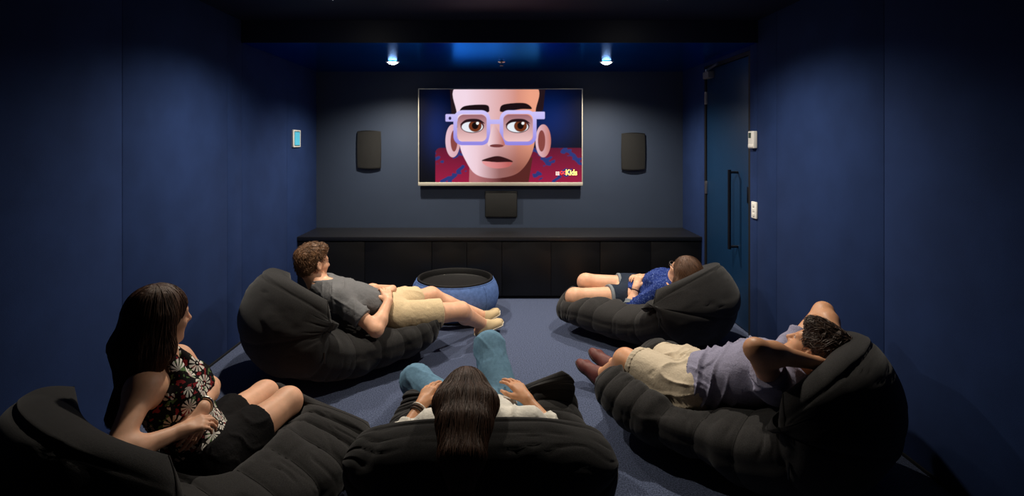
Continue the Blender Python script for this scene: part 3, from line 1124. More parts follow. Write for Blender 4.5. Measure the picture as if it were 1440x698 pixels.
        if name == 'hair':
            hd_ = s.head
            qv = v - hd_.c
            x_, y_, z_ = qv @ hd_.r, qv @ hd_.f + 0.02, qv @ hd_.u
            rr = np.hypot(x_, y_) + 0.012
            wv_ = wav(8, 6, 6, 14)(v) * 0.06
            at_ = o.data.attributes.new('strand', 'FLOAT_VECTOR', 'POINT')
            at_.data.foreach_set('vector', np.stack([x_ / rr * 42 + wv_ * 20, y_ / rr * 42 - wv_ * 20, z_ * 10], -1).astype(np.float32).ravel())
        return o

    def all_groups(s):
        return s.groups() + s.cloth_groups


def strands(pr, hair, n, length, flow, lift=0.002, seed=1, rad=0.0011, wild=0.25, steps=9, keep=None):
    """a mat of single hairs lying on the hair mass, following flow(points)"""
    groups, v = pr.last
    r = np.random.RandomState(seed)
    if keep is not None:
        v = v[keep(v)]
    p = v[r.randint(0, len(v), n)].copy()
    ln = length * r.uniform(0.55, 1.15, n)
    jit = r.normal(size=(n, 3)) * wild
    lf = lift * r.uniform(0.2, 1.8, n)
    path = []
    e = 0.002
    for k in range(steps):
        d0 = field_points(groups, p)
        g = np.stack([field_points(groups, p + e * np.eye(3)[i]) - d0 for i in range(3)], 1) / e
        g /= np.linalg.norm(g, axis=1)[:, None] + 1e-9
        off = np.clip(d0 - lf * (0.4 + k / steps), -0.02, 0.006)
        p = p - g * off[:, None]
        path.append(p.copy())
        f = flow(p) + jit
        f = f - g * (f * g).sum(1)[:, None] * 0.9
        f /= np.linalg.norm(f, axis=1)[:, None] + 1e-9
        p = p + f * (ln / steps)[:, None]
    path = np.stack(path, 1)                       # n, steps, 3
    t_ = np.gradient(path, axis=1)
    t_ /= np.linalg.norm(t_, axis=2)[..., None] + 1e-9
    a = np.cross(t_, r.normal(size=(n, 1, 3)))
    a /= np.linalg.norm(a, axis=2)[..., None] + 1e-9
    b_ = np.cross(t_, a)
    taper = rad * np.sin(np.linspace(0.5, math.pi - 0.12, steps))[None, :, None]
    ringv = np.stack([path + taper * (a * math.cos(w) + b_ * math.sin(w)) for w in (0, 2.094, 4.189)], 2)
    V_ = ringv.reshape(-1, 3)
    idx = np.arange(n * steps * 3).reshape(n, steps, 3)
    nx_ = np.roll(idx, -1, 2)
    q = np.stack([idx[:, :-1], nx_[:, :-1], nx_[:, 1:], idx[:, 1:]], -1).reshape(-1, 4)
    o = add_mesh('hair_strands', V_, q, None, hair, smooth=True)
    o.data.materials.append(hair.data.materials[0])
    at_ = o.data.attributes.new('strand', 'FLOAT_VECTOR', 'POINT')
    rv = np.repeat(r.uniform(0, 60, (n, 3)), steps * 3, 0).astype(np.float32)
    at_.data.foreach_set('vector', rv.ravel())
    o['kind'] = 'stuff'
    return o


def ball(name, c, r, material, parent, n=12):
    v, f = [], []
    m = n // 2
    for i in range(m + 1):
        a = math.pi * i / m
        for k in range(n):
            b = 2 * math.pi * k / n
            v.append((c[0] + r * math.sin(a) * math.cos(b), c[1] + r * math.sin(a) * math.sin(b), c[2] + r * math.cos(a)))
    for i in range(m):
        for k in range(n):
            f.append((i * n + k, (i + 1) * n + k, (i + 1) * n + (k + 1) % n, i * n + (k + 1) % n))
    return add_mesh(name, v, f, material, parent, smooth=True)


def ring(name, c, axis, r, tr, material, parent, squash=1.0, n=28):
    ax = nrm(axis)
    a = nrm(np.cross(ax, V(0.2, 0.3, 0.9)))
    b = np.cross(ax, a)
    pts = [np.array(c) + r * (a * math.cos(2 * math.pi * i / n) + b * squash * math.sin(2 * math.pi * i / n)) for i in range(n)]
    return tube(name, pts, tr, material, parent, n=8, closed=True)


def lerp(a, b, t_):
    return np.asarray(a) + (np.asarray(b) - np.asarray(a)) * t_


def sleeve(arm, frac, o, flare=0.006):
    p = arm[0]
    e = lerp(p[1], p[2], frac)
    return cone(p[1], e, p[3] + o, p[3] + (p[4] - p[3]) * frac + o + flare, 0.03, (False, True))


def legpart(leg, frac, o, flare=0.0):
    p = leg[0]
    e = lerp(p[1], p[2], frac)
    return cone(p[1], e, p[3] + o, p[3] + (p[4] - p[3]) * frac + o + flare, 0.03, (False, True))


def strand_disp(hd, amp, freq, seed, amp2=0.0):
    w = wav(seed, 6, 6, 16)
    w2 = wav(seed + 5, 10, 60, 140)

    def f(p):
        q = (p - hd.c)
        x, y = q @ hd.r, q @ hd.f
        a = np.arctan2(x, y + 0.02)
        s = a * freq + 2.5 * w(p)
        return amp * (np.sin(s) + 0.6 * np.sin(2.3 * s + 1)) * np.clip(np.hypot(x, y) / 0.05, 0.2, 1) + amp2 * w2(p)
    return f


# ------------------------------------------------------------------ bean bag loungers
def spline(pts, u):
    pts = np.array(pts, float)
    m_ = len(pts) - 1
    t_ = np.clip(u, 0, 1) * m_
    i = np.minimum(t_.astype(int), m_ - 1)
    f = (t_ - i)[:, None] if pts.ndim > 1 else t_ - i
    g = lambda k: pts[np.clip(i + k, 0, m_)]
    a, b, c, e = g(-1), g(0), g(1), g(2)
    return 0.5 * (2 * b + (c - a) * f + (2 * a - 5 * b + 4 * c - e) * f ** 2 + (3 * b - a - 3 * c + e) * f ** 3)


def bean_bag(label, c, yaw, width=0.95, length=1.0, height=1.0, wing=0.16, tipwing=0.08, seed=1, people=(), tip=0.0, skew=0.0, tipw=0.36, sag=0.04, corner=0.16, asym=0.0, smooth=60):
    """soft banana-shaped lounger swept from the top of the back to the tip of the foot rest"""
    root = thing('bean_bag', label, 'bean bag', (c[0], c[1], 0), 'charcoal bean bag loungers')
    nu, nv = 240, 120
    u = np.linspace(0, 1, nu)
    prof = np.array([(-0.33, 0.60), (-0.43, 0.50), (-0.46, 0.35), (-0.38, 0.21), (-0.18, 0.145), (0.05, 0.135), (0.27, 0.155), (0.42, 0.19), (0.53, 0.25 + tip)])
    prof[:, 0] = np.where(prof[:, 0] > -0.2, -0.2 + (prof[:, 0] + 0.2) * length, prof[:, 0])
    prof[:, 1] = np.where(prof[:, 1] > 0.3, 0.3 + (prof[:, 1] - 0.3) * height, prof[:, 1])
    Cc = spline(prof, u)
    T = np.gradient(Cc, axis=0)
    T /= np.linalg.norm(T, axis=1)[:, None]
    N = np.stack([-T[:, 1], T[:, 0]], 1)      # towards the sitter
    th = spline([0.105, 0.145, 0.175, 0.185, 0.165, 0.150, 0.145, 0.135, 0.115], u)
    wd = spline([0.445, 0.475, 0.48, 0.475, 0.46, 0.445, 0.425, 0.40, tipw], u) * width / 0.95
    e0 = np.clip(u / 0.075, 0, 1)
    e1 = np.clip((1 - u) / 0.075, 0, 1)
    end = np.sqrt(np.clip(1 - (1 - e0) ** 2, 0, 1)) * np.sqrt(np.clip(1 - (1 - e1) ** 2, 0, 1))
    th = th * np.maximum(end, 0.05)
    wd = wd * (1 - corner * (1 - e0) ** 3 - 0.20 * (1 - e1) ** 3)
    wg = spline([wing * 0.55, wing, wing * 0.8, wing * 0.55, wing * 0.30, 0.045, 0.035, tipwing * 0.6, tipwing], u)
    seams = [0.070, 0.25, 0.42, 0.535, 0.62, 0.70, 0.775, 0.845, 0.91, 0.962]
    phi = np.linspace(0, 2 * math.pi, nv, endpoint=False)
    cx_, sx_ = np.cos(phi), np.sin(phi)
    ex = np.sign(cx_) * np.abs(cx_) ** 0.72
    en = np.sign(sx_) * np.abs(sx_) ** 0.85
    U = u[:, None]
    # quilting: the fabric sinks along every seam and puffs between
    bow = 0.020 * (1 - ex[None, :] ** 2)
    groove = np.zeros((nu, nv))
    for k in seams:
        dlt = (U - k + (bow if k > 0.4 else -bow))
        groove += 0.006 * np.exp(-(dlt / 0.0055) ** 2) + (0.007 if k > 0.4 else 0.004) * np.exp(-(dlt / 0.020) ** 2)
    groove *= np.minimum(1, end[:, None] * 1.2)
    rim = np.exp(-(en / 0.10) ** 2) * 0.006
    thk = np.maximum(th[:, None] - groove * 0.9, 0.002)
    x = (wd[:, None] - groove * 0.8 - rim[None, :]) * ex[None, :]
    lop = 1 - asym * np.sign(ex[None, :]) * np.clip((U - 0.6) / 0.3, 0, 1)
    n_ = thk * en[None, :] + wg[:, None] * lop * (ex[None, :] ** 2)
    # pulled-out pillow corners at both ends
    cor = np.abs(ex[None, :]) ** 5
    along = sag * (1 - ex[None, :] ** 2) * np.exp(-(U / 0.10) ** 2)
    s_ = Cc[:, 0:1] + N[:, 0:1] * n_ + T[:, 0:1] * along
    z_ = Cc[:, 1:2] + N[:, 1:2] * n_ + T[:, 1:2] * along
    s_ = s_ + skew * x * np.clip((0.45 - U) / 0.45, 0, 1)
    L3 = np.stack([s_, x, z_], -1).reshape(-1, 3)
    # creases and lumps
    lump, cre = wav(seed, 8, 4, 11), wav(seed + 50, 10, 14, 40)
    nr = np.stack([N[:, 0:1] * en[None, :], np.repeat(ex[None, :], nu, 0) * 0.9, N[:, 1:2] * en[None, :]], -1).reshape(-1, 3)
    fade = np.repeat(np.minimum(1, end * 1.3)[:, None], nv, 1).reshape(-1)
    c2 = cre(L3 * np.array([1.0, 0.55, 1.0]))
    L3 = L3 + nr * ((lump(L3) * 0.013 + 0.004 * c2) * fade)[:, None]
    fl = wav(seed + 90, 8, 9, 26)
    c3 = np.sin(np.repeat(u[:, None], nv, 1).reshape(-1) * 70 + 3.0 * fl(L3 * np.array([1.0, 1.6, 1.0])))
    L3 = L3 - nr * ((1 - np.abs(c3)) ** 4 * 0.010 * np.clip(fl(L3 + 4.0), 0, 1) * fade)[:, None]
    cy, sy = math.cos(yaw), math.sin(yaw)
    Wd = np.stack([c[0] + L3[:, 0] * cy - L3[:, 1] * sy, c[1] + L3[:, 0] * sy + L3[:, 1] * cy, L3[:, 2]], -1)
    # the weight of whoever lies in it dents the upper side
    Nw = np.stack([N[:, 0] * cy, N[:, 0] * sy, N[:, 1]], -1)
    Nw = np.repeat(Nw[:, None, :], nv, 1).reshape(-1, 3)
    upside = np.repeat(((en > -0.2) * (1 - np.abs(ex) ** 6))[None, :], nu, 0).reshape(-1)
    for pr in people:
        gs = pr.all_groups()
        for it in range(5):
            dd = field_points(gs, Wd)
            push = np.clip(0.008 - dd, 0, 0.12) * upside
            # spread the dent so that it stays smooth
            P2 = push.reshape(nu, nv)
            for _ in range(3):
                Q = P2.copy()
                Q[1:-1] = np.maximum(P2[1:-1], 0.5 * (P2[2:] + P2[:-2]))
                Q = np.maximum(Q, 0.5 * (np.roll(Q, 1, 1) + np.roll(Q, -1, 1)))
                P2 = Q
            Wd = Wd - Nw * (P2.reshape(-1) * upside * 0.9)[:, None]
    # round off both pinched ends
    Gd = Wd.reshape(nu, nv, 3)
    wgt = (np.clip(1 - np.minimum(u, 1 - u) / 0.075, 0, 1) ** 0.7)[:, None, None] * 0.5
    for _ in range(smooth):
        up_ = np.concatenate([Gd[:1][:, (-np.arange(nv)) % nv], Gd[:-1]], 0)
        dn_ = np.concatenate([Gd[1:], Gd[-1:][:, (-np.arange(nv)) % nv]], 0)
        av = 0.25 * (up_ + dn_ + np.roll(Gd, 1, 1) + np.roll(Gd, -1, 1))
        Gd = Gd + (av - Gd) * wgt
    Wd = Gd.reshape(-1, 3)
    # flat where it rests on the floor, inside the room's walls
    z = Wd[:, 2]
    Wd[:, 2] = np.where(z < 0.03, 0.001 + 0.029 * np.exp((np.minimum(z, 0.03) - 0.03) / 0.029), z)
    Wd[:, 0] = np.clip(Wd[:, 0], -HW + 0.012, HW - 0.012)
    idx = np.arange(nu * nv).reshape(nu, nv)
    nx_ = np.roll(idx, -1, 1)
    q = np.stack([idx[:-1], idx[1:], nx_[1:], nx_[:-1]], -1).reshape(-1, 4)
    caps = [tuple(int(i) for i in idx[0]), tuple(int(i) for i in idx[-1][::-1])]
    # close the two pinched ends
    half = nv // 2
    capq = []
    for row, fl in ((idx[0], False), (idx[-1], True)):
        for k in range(0, half):
            a, b, c_, e_ = row[k], row[(k + 1) % nv], row[(nv - k - 1) % nv], row[(nv - k) % nv]
            f4 = (a, b, c_, e_)
            if len(set(map(int, f4))) == 4:
                capq.append(f4[::-1] if fl else f4)
    q = np.concatenate([q, np.array(capq)])
    cover = add_mesh('cover', Wd, q, 'bag_fabric', root, smooth=True)
    G = Wd.reshape(nu, nv, 3)
    # stitched seams lying in the grooves, along both long edges and the zip tag on the flank
    for k in seams[3:]:
        pts = []
        for j in range(0, nv, 2):
            uu = np.clip(k - (0.020 * (1 - ex[j] ** 2)), 0, 1) * (nu - 1)
            i = int(uu)
            pts.append(lerp(G[i, j], G[min(i + 1, nu - 1), j], uu - i))
        tube('seam', pts, 0.0014, 'bag_seam', root, n=5, closed=True)
    for j in (0, half):
        pts = [G[i, j] for i in range(2, 70, 2)]
        tube('edge_seam', pts, 0.0035, 'bag_seam', root, n=5)
    for j, i in ((0, 96), (half, 96)):
        p = G[i, j]
        lat = nrm(V(-sy, cy, 0)) * (1 if j == 0 else -1)
        pull = tube('zip_pull', [p + lat * 0.004, p + lat * 0.010 - V(0, 0, 0.03), p + lat * 0.008 - V(0, 0, 0.06)], [0.004, 0.005, 0.003], 'black_plastic', root, n=6)
    return root


# ------------------------------------------------------------------ round ottoman with tray top
ox, oy = -0.372, 4.47
t = thing('ottoman', 'round blue fabric ottoman with black tray top in front of the cabinet', 'ottoman', (ox, oy, 0))
lathe('cushion', [(0.0, 0.002), (0.26, 0.002), (0.30, 0.015), (0.335, 0.06), (0.358, 0.12), (0.366, 0.17), (0.360, 0.22), (0.345, 0.26), (0.326, 0.288), (0.318, 0.296), (0.304, 0.294), (0.300, 0.240), (0.0, 0.235)], (ox, oy, 0), 'ottoman_blue', t, n=72)
lathe('tray', [(0.0, 0.250), (0.275, 0.250), (0.290, 0.262), (0.294, 0.304), (0.298, 0.310), (0.306, 0.312), (0.313, 0.310), (0.317, 0.304), (0.317, 0.296), (0.300, 0.292), (0.297, 0.25), (0.28, 0.243), (0.0, 0.243)], (ox, oy, 0), 'tray_black', t, n=72)
ring('piping', (ox, oy, 0.2935), (0, 0, 1), 0.321, 0.004, 'ottoman_blue', t, n=64)
for k in range(6):
    a = 2 * math.pi * (k + 0.3) / 6
    pr = [(0.300, 0.014), (0.336, 0.06), (0.359, 0.12), (0.367, 0.17), (0.361, 0.22), (0.346, 0.26), (0.327, 0.288)]
    tube('seam', [(ox + r * math.cos(a), oy + r * math.sin(a), z) for r, z in pr], 0.003, 'ottoman_blue', t, n=6)


def rh(w, f, dors, **kw):
    return hand(np.array(w), f, dors, np.cross(dors, f), **kw)


def lh(w, f, dors, **kw):
    return hand(np.array(w), f, dors, np.cross(f, dors), **kw)


def shoe(pr, name, ankle, toe, up, material, solemat, label=None, o=0.006, high=0.0):
    f = nrm(toe)
    u = nrm(np.array(up) - f * np.dot(up, f))
    a = np.array(ankle)
    fp = foot_prims(ankle, toe, up, pr.size, o)
    g = Grp(fp, 0.004, cuts=[(a + u * (-0.018 + high), nrm(u * 0.8 - f * 0.45))])
    pr.cloth_groups += [g]
    v, q = mesh_field([g], 0.005)
    s = add_mesh(name, v, q, material, pr.root, smooth=True)
    if label:
        s['label'] = label
    fp2 = [grow(p, 0.005) for p in fp[:1] + fp[2:]]
    v, q = mesh_field([Grp(fp2, 0.004, cuts=[(a - u * 0.066, u)])], 0.005)
    add_mesh('sole', v, q, solemat, s, smooth=True, sharp=50)
    b = a + f * 0.035 - u * 0.012
    sd = np.cross(f, u)
    for k in range(3):
        c = b + f * 0.018 * k - u * 0.010 * k
        tube('lace', [c - sd * 0.022 + u * 0.012, c + u * 0.022, c + sd * 0.022 + u * 0.012], 0.0022, solemat, s, n=6)
    return s


def neck_cut(p, off=0.0, tilt=0.25):
    n = nrm(nrm(p.head.c - p.neck) + p.fs * tilt)
    return (p.neck + n * off, n)


def torso_cloth(p, o, hem=0.0, shoulders=True):
    pr = [grow(q, o) for q in p.torso]
    hemcut = (p.pel + p.up * hem, -p.up)
    return pr, hemcut


# ---------------- woman with flower print top ----------------
wA_sh = P(208, 545, 1.86)
A = Person('woman with long dark hair in flower print top and black shorts, sitting up sideways', (-1.13, 2.03, 0),
           Head(P(224, 446, 2.0), (0.52, 0.84, -0.04), (0.02, -0.05, 1), 0.98), (-1.268, 1.985, 0.635),
           shL=P(248, 507, 2.13), shR=P(201, 546, 1.86), elL=P(294, 545, 2.17), elR=P(158, 646, 1.66), wrL=P(285, 574, 1.96), wrR=P(250, 608, 1.84),
           hipL=(-1.20, 2.09, 0.255), hipR=(-1.065, 1.965, 0.255), knL=P(371, 556, 2.47), knR=P(404, 566, 2.35), anL=(-1.17, 2.72, 0.09), anR=(-1.02, 2.62, 0.09), female=True, skin='skin', size=0.98, bust=0.75, deep=0.82)
A.extra += lh(A.wrL, (0.10, -0.55, -0.45), (0.75, 0.1, 0.6), curl=(0.3, 0.4, 0.3), size=0.92)
A.extra += rh(A.wrR, (0.75, 0.62, 0.10), (-0.1, -0.45, 0.9), curl=(0.45, 0.6, 0.5), size=0.92)
A.extra += [Grp(foot_prims(A.anL, (0.2, 0.9, -0.1), (0, 0, 1), 0.92), 0.02), Grp(foot_prims(A.anR, (0.3, 0.9, -0.1), (0, 0, 1), 0.92), 0.02)]
A.build_body()
pr, hc = torso_cloth(A, 0.010)
A.cloth('print_top', [Grp([q for i, q in enumerate(pr) if i != 3], 0.01, cuts=[hc, (A.shc - A.up * 0.02, A.up)]),
                      Grp([cone(A.shc + A.rs * sg * 0.055 + A.fs * 0.075 - A.up * 0.07, A.neck + A.rs * sg * 0.03 + A.fs * 0.045 - A.up * 0.01, 0.042, 0.020, 0.02) for sg in (-1, 1)], 0.02)],
        'flower_print', disp=folds(31, A.up, 0.0048, 51), label='black and white flower print sleeveless top')
A.cloth('shorts', [Grp([grow(A.torso[0], 0.015)], 0.01, cuts=[(A.pel + A.up * 0.06, A.up)])] + [Grp([legpart(A.legs[s_], 0.56, 0.016, 0.008)], 0.03, cuts=[(A.pel + A.up * 0.075, A.up)]) for s_ in 'LR'],
        'black_cloth', disp=folds(33, A.knR - A.hipR, 0.0065, 37), label='black shorts')
hd = A.head
fall = []
for (x, y) in ((-0.070, -0.02), (-0.05, -0.06), (0.0, -0.075), (0.05, -0.06), (0.070, -0.02)):
    top_ = hd.p(x, y, 0.01)
    mid_ = hd.p(x * 1.25, y * 1.25 - 0.01, -0.10)
    end_ = A.shc + A.rs * x * 1.7 - A.fs * (0.085 + 0.05 * (abs(x) < 0.06)) - A.up * (0.05 if abs(x) < 0.06 else 0.02) + A.rs * 0.02
    fall += [cone(top_, mid_, 0.042, 0.046, 0.03), cone(mid_, end_, 0.046, 0.030, 0.03)]
hr = A.cloth('hair', [Grp([hd.e(0, -0.016, 0.034, 0.089, 0.108, 0.096)] + fall, 0.01,
                     subs=[hd.e(0, 0.115, -0.040, 0.074, 0.094, 0.100, 0.012), hd.e(0, 0.060, -0.13, 0.080, 0.090, 0.075, 0.012)])],
        'hair_dark', 0.005, strand_disp(hd, 0.0009, 60, 5), label='long dark brown hair')
crown = hd.p(0, -0.02, 0.12)
aim = A.shc - A.fs * 0.12 - V(0, 0, 0.55)
strands(A, hr, 2600, 0.24, lambda q: 0.9 * (q - crown) / (np.linalg.norm(q - crown, axis=1)[:, None] + 1e-6) * np.clip((q[:, 2:3] - hd.c[2] - 0.02) / 0.06, 0, 1) + (aim - q) / 0.5, seed=3, wild=0.10)
ball('earring', hd.p(0.082, 0.004, -0.050), 0.006, 'pearl', A.root)
wv = lerp(A.elL, A.wrL, 0.93)
wt = ring('watch', wv, A.wrL - A.elL, 0.031, 0.006, 'chrome', A.root)
fd = nrm(np.cross(A.wrL - A.elL, V(-0.3, 0.9, 0.2)))
fd = fd if fd[2] > 0 else -fd
fd = nrm(fd + V(0.5, -0.5, 0.3))
fd = nrm(fd - nrm(A.wrL - A.elL) * np.dot(fd, nrm(A.wrL - A.elL)))
tube('watch_face', [wv + fd * 0.030, wv + fd * 0.039], 0.015, 'pearl', wt, n=18)

# ---------------- man in grey t-shirt ----------------
B = Person('man in grey t-shirt and khaki shorts lying back with hands on his belly', (-0.72, 3.55, 0),
           Head(P(440, 370, 3.45), (0.62, 0.78, -0.03), (-0.16, -0.1, 1), 1.0), P(449, 402, 3.44),
           shL=(-1.18, 3.57, 0.495), shR=P(475, 420, 3.27), elL=(-0.96, 3.78, 0.38), elR=P(529, 464, 3.2), wrL=P(552, 407, 3.60), wrR=P(546, 424, 3.40),
           hipL=(-0.77, 3.63, 0.31), hipR=(-0.66, 3.47, 0.30), knL=P(606, 416, 3.94), knR=P(648, 438, 3.66), anL=(-0.155, 4.13, 0.095), anR=(-0.14, 3.98, 0.085), skin='skin', deep=0.84)
B.torso = B.torso[:4]
B.extra += rh(B.wrR, (-0.30, 0.75, 0.45), (0.25, -0.2, 0.95), curl=(0.25, 0.4, 0.3))
B.extra += lh(B.wrL, (-0.35, -0.75, 0.10), (0.1, -0.1, 1), curl=(0.2, 0.4, 0.3))
tA, tB = (0.85, 0.45, 0.25), (0.75, 0.55, 0.35)
B.extra += [Grp(foot_prims(B.anR, tA, (-0.3, -0.1, 0.95)), 0.02), Grp(foot_prims(B.anL, tB, (-0.3, -0.1, 0.95)), 0.02)]
B.build_body()
pr, hc = torso_cloth(B, 0.014, 0.105)
B.cloth('t_shirt', [Grp(pr + [grow(B.neckp[1], 0.016)], 0.02, cuts=[hc, neck_cut(B, 0.04, 0.5)])] + [Grp([sleeve(B.arms[s_], 0.66, 0.013, 0.008)], 0.05) for s_ in 'LR'],
        'tee_grey', disp=folds(41, B.rs, 0.0082, 44), label='grey short-sleeved t-shirt')
B.cloth('waistband', [Grp([grow(q, 0.009) for q in B.torso], 0.02, cuts=[(B.pel + B.up * 0.13, B.up), (B.pel + B.up * 0.02, -B.up)])], 'black_cloth', label='black waistband between shirt and shorts')
B.cloth('shorts', [Grp([grow(B.torso[0], 0.014)], 0.01, cuts=[(B.pel + B.up * 0.055, B.up)])] + [Grp([legpart(B.legs[s_], 0.66, 0.017, 0.010)], 0.03, cuts=[(B.pel + B.up * 0.075, B.up)]) for s_ in 'LR'],
        'khaki', disp=folds(43, B.knR - B.hipR, 0.0082, 40), label='khaki shorts')
hd = B.head
w2 = wav(77, 14, 90, 190)
hr = B.cloth('hair', [Grp([hd.e(0, -0.022, 0.040, 0.083, 0.098, 0.090), hd.e(0, 0.04, 0.085, 0.062, 0.055, 0.036, 0.03), hd.e(0, -0.052, -0.02, 0.064, 0.055, 0.060, 0.03)], 0.01,
                     subs=[hd.e(0, 0.120, -0.030, 0.088, 0.092, 0.088, 0.01), hd.e(0.085, 0.012, -0.030, 0.030, 0.026, 0.045, 0.01), hd.e(-0.085, 0.012, -0.030, 0.030, 0.026, 0.045, 0.01)])],
        'hair_short_brown', 0.004, lambda p: 0.0045 * w2(p), label='short tousled brown hair')
crown = hd.p(0, -0.06, 0.10)
strands(B, hr, 1500, 0.040, lambda q: (q - crown) / (np.linalg.norm(q - crown, axis=1)[:, None] + 1e-6), lift=0.006, seed=4, wild=0.55, steps=6, rad=0.0016)
cn = nrm(nrm(B.head.c - B.neck) + B.fs * 0.5)
ring('collar', B.neck + cn * 0.034 + B.fs * 0.0, cn, 0.066, 0.007, 'tee_grey', B.root)
shoe(B, 'shoe', B.anR, tA, (-0.3, -0.1, 0.95), 'shoe_tan', 'sole_pale', 'tan canvas shoe')
shoe(B, 'shoe', B.anL, tB, (-0.3, -0.1, 0.95), 'shoe_tan', 'sole_pale', 'tan canvas shoe')
pc = lerp(B.hipR, B.knR, 0.25)
tube('pocket_edge', [pc + V(-0.05, -0.085, 0.055), pc + V(-0.02, -0.100, 0.03), pc + V(-0.01, -0.105, -0.01)], 0.004, 'black_cloth', B.root, n=6)

# ---------------- woman in white shirt and jeans, seen from behind ----------------
C = Person('woman in white shirt and blue jeans lying back, seen from behind', (-0.06, 2.3, 0),
           Head(P(656, 560, 1.96), (0.05, 0.78, 0.62), (0.0, -0.6, 0.8), 1.0), (-0.085, 2.03, 0.415),
           shL=P(606, 604, 2.06), shR=P(744, 600, 2.06), elL=(-0.43, 2.10, 0.20), elR=(0.28, 2.12, 0.205), wrL=P(592, 571, 2.28), wrR=P(742, 563, 2.28),
           hipL=(-0.155, 2.36, 0.205), hipR=(0.03, 2.36, 0.205), knL=P(585, 536, 2.63), knR=P(688, 488, 2.64), anL=(-0.46, 2.98, 0.085), anR=(-0.05, 2.90, 0.085), female=True, skin='skin_tan', size=0.98, bust=0.55, deep=0.74)
C.extra += lh(C.wrL, (0.26, 0.70, 0.40), (-0.35, -0.35, 0.85), curl=(0.25, 0.35, 0.3), spread=0.14, size=0.98)
C.extra += rh(C.wrR, (-0.52, 0.66, 0.42), (0.35, -0.35, 0.85), curl=(0.25, 0.3, 0.25), spread=0.16, size=0.98)
C.extra += [Grp(foot_prims(C.anL, (0.1, 1, -0.05), (0, 0, 1), 0.95), 0.02), Grp(foot_prims(C.anR, (0.05, 1, -0.05), (0, 0, 1), 0.95), 0.02)]
C.build_body()
pr, hc = torso_cloth(C, 0.013, 0.02)
slv = []
for s_ in 'LR':
    a_ = C.arms[s_]
    cuff = lerp(a_[1][1], a_[2][2], 0.62)
    slv += [Grp([sleeve(a_, 1.0, 0.016, 0.004)[:6] + (None,)], 0.05), Grp([cone(a_[1][1], cuff, 0.052, 0.047, 0.02, (False, True))], 0.02)]
C.cloth('shirt', [Grp(pr + [grow(C.neckp[1], 0.016)], 0.02, cuts=[hc, neck_cut(C, 0.03, 0.5)])] + slv, 'white_cotton', disp=folds(51, C.up, 0.0097, 40), label='white long-sleeved shirt')
leg = []
for s_ in 'LR':
    l_ = C.legs[s_]
    end = lerp(l_[3][1], l_[3][2], 0.93)
    leg += [Grp([grow(l_[0], 0.012), grow(l_[1], 0.010), cone(l_[3][1], end, 0.066, 0.048, 0.03, (False, True))], 0.03)]
C.cloth('jeans', [Grp([grow(C.torso[0], 0.012)], 0.01, cuts=[(C.pel + C.up * 0.07, C.up)])] + leg, 'jeans', disp=folds(53, C.knR - C.hipR, 0.0048, 44), label='faded blue jeans')
hd = C.head
fall = []
for x in (-0.062, -0.032, 0.0, 0.032, 0.062):
    bx_ = hd.c[0] + 0.004
    a0, a1 = hd.p(x, -0.03, 0.05), V(bx_ + x * 1.0, 1.850 + 0.5 * x * x, 0.535 - 2.0 * x * x)
    a2 = V(bx_ + x * 0.82, 1.765 + 0.5 * x * x, 0.512 - 2.0 * x * x)
    a3 = V(bx_ + x * 0.66, 1.665 + 0.5 * x * x, 0.455)
    a4 = V(bx_ + x * 0.46, 1.630 + 0.5 * x * x, 0.395)
    fall += [cone(a0, a1, 0.046, 0.046, 0.03), cone(a1, a2, 0.046, 0.036, 0.03), cone(a2, a3, 0.036, 0.030, 0.03), cone(a3, a4, 0.030, 0.014, 0.02)]
hr = C.cloth('hair', [Grp([hd.e(0, -0.014, 0.036, 0.089, 0.106, 0.095), hd.e(0, -0.04, -0.01, 0.088, 0.075, 0.09, 0.03)] + fall, 0.01,
                     subs=[hd.e(0, 0.120, -0.045, 0.072, 0.094, 0.100, 0.012), hd.e(0, 0.060, -0.14, 0.080, 0.090, 0.070, 0.012)])],
        'hair_dark', 0.005, strand_disp(hd, 0.0009, 60, 9), label='long straight dark brown hair hanging over the back of the bean bag')
crown = hd.p(0, -0.02, 0.12)
aim = V(hd.c[0], 1.56, 0.12)
strands(C, hr, 3000, 0.20, lambda q: 0.6 * (q - crown) / (np.linalg.norm(q - crown, axis=1)[:, None] + 1e-6) * np.clip((q[:, 1:2] - hd.c[1] + 0.05) / 0.06, 0, 1) + (aim - q) / 0.5, seed=5, wild=0.08)
for k, (m_, o_) in enumerate((('bracelet', 0.86), ('bracelet', 0.91), ('pearl', 0.95))):
    ring('bracelet', lerp(C.elL, C.wrL, o_), C.wrL - C.elL, 0.031, 0.0035, m_, C.root)
shoe(C, 'shoe', C.anL, (0.1, 1, -0.05), (0, 0, 1), 'black_cloth', 'sole_pale', 'dark flat shoe')
shoe(C, 'shoe', C.anR, (0.05, 1, -0.05), (0, 0, 1), 'black_cloth', 'sole_pale', 'dark flat shoe')

# ---------------- woman with drawn-up legs in blue shirt ----------------
D = Person('woman in blue shirt and denim shorts lying with knees drawn up', (1.05, 4.17, 0),
           Head(P(962, 383, 3.80), (-0.46, 0.76, 0.46), (0.40, -0.35, 0.8), 0.97), (1.292, 3.87, 0.455),
           shL=(1.17, 3.80, 0.385), shR=(1.38, 4.03, 0.41), elL=P(887, 433, 3.92), elR=(1.27, 4.27, 0.34), wrL=P(894, 405, 3.97), wrR=(1.10, 4.17, 0.38),
           hipL=(0.99, 4.10, 0.235), hipR=(1.08, 4.24, 0.275), knL=P(808, 418, 4.02), knR=P(824, 397, 4.24), anL=(0.70, 4.40, 0.10), anR=(0.80, 4.60, 0.10), female=True, skin='skin', size=0.97, bust=0.7, deep=0.85, legk=1.10)
D.extra += lh(D.wrL, (0.35, 0.45, 0.72), (-0.6, -0.5, 0.6), curl=(0.5, 0.5, 0.4), size=0.92)
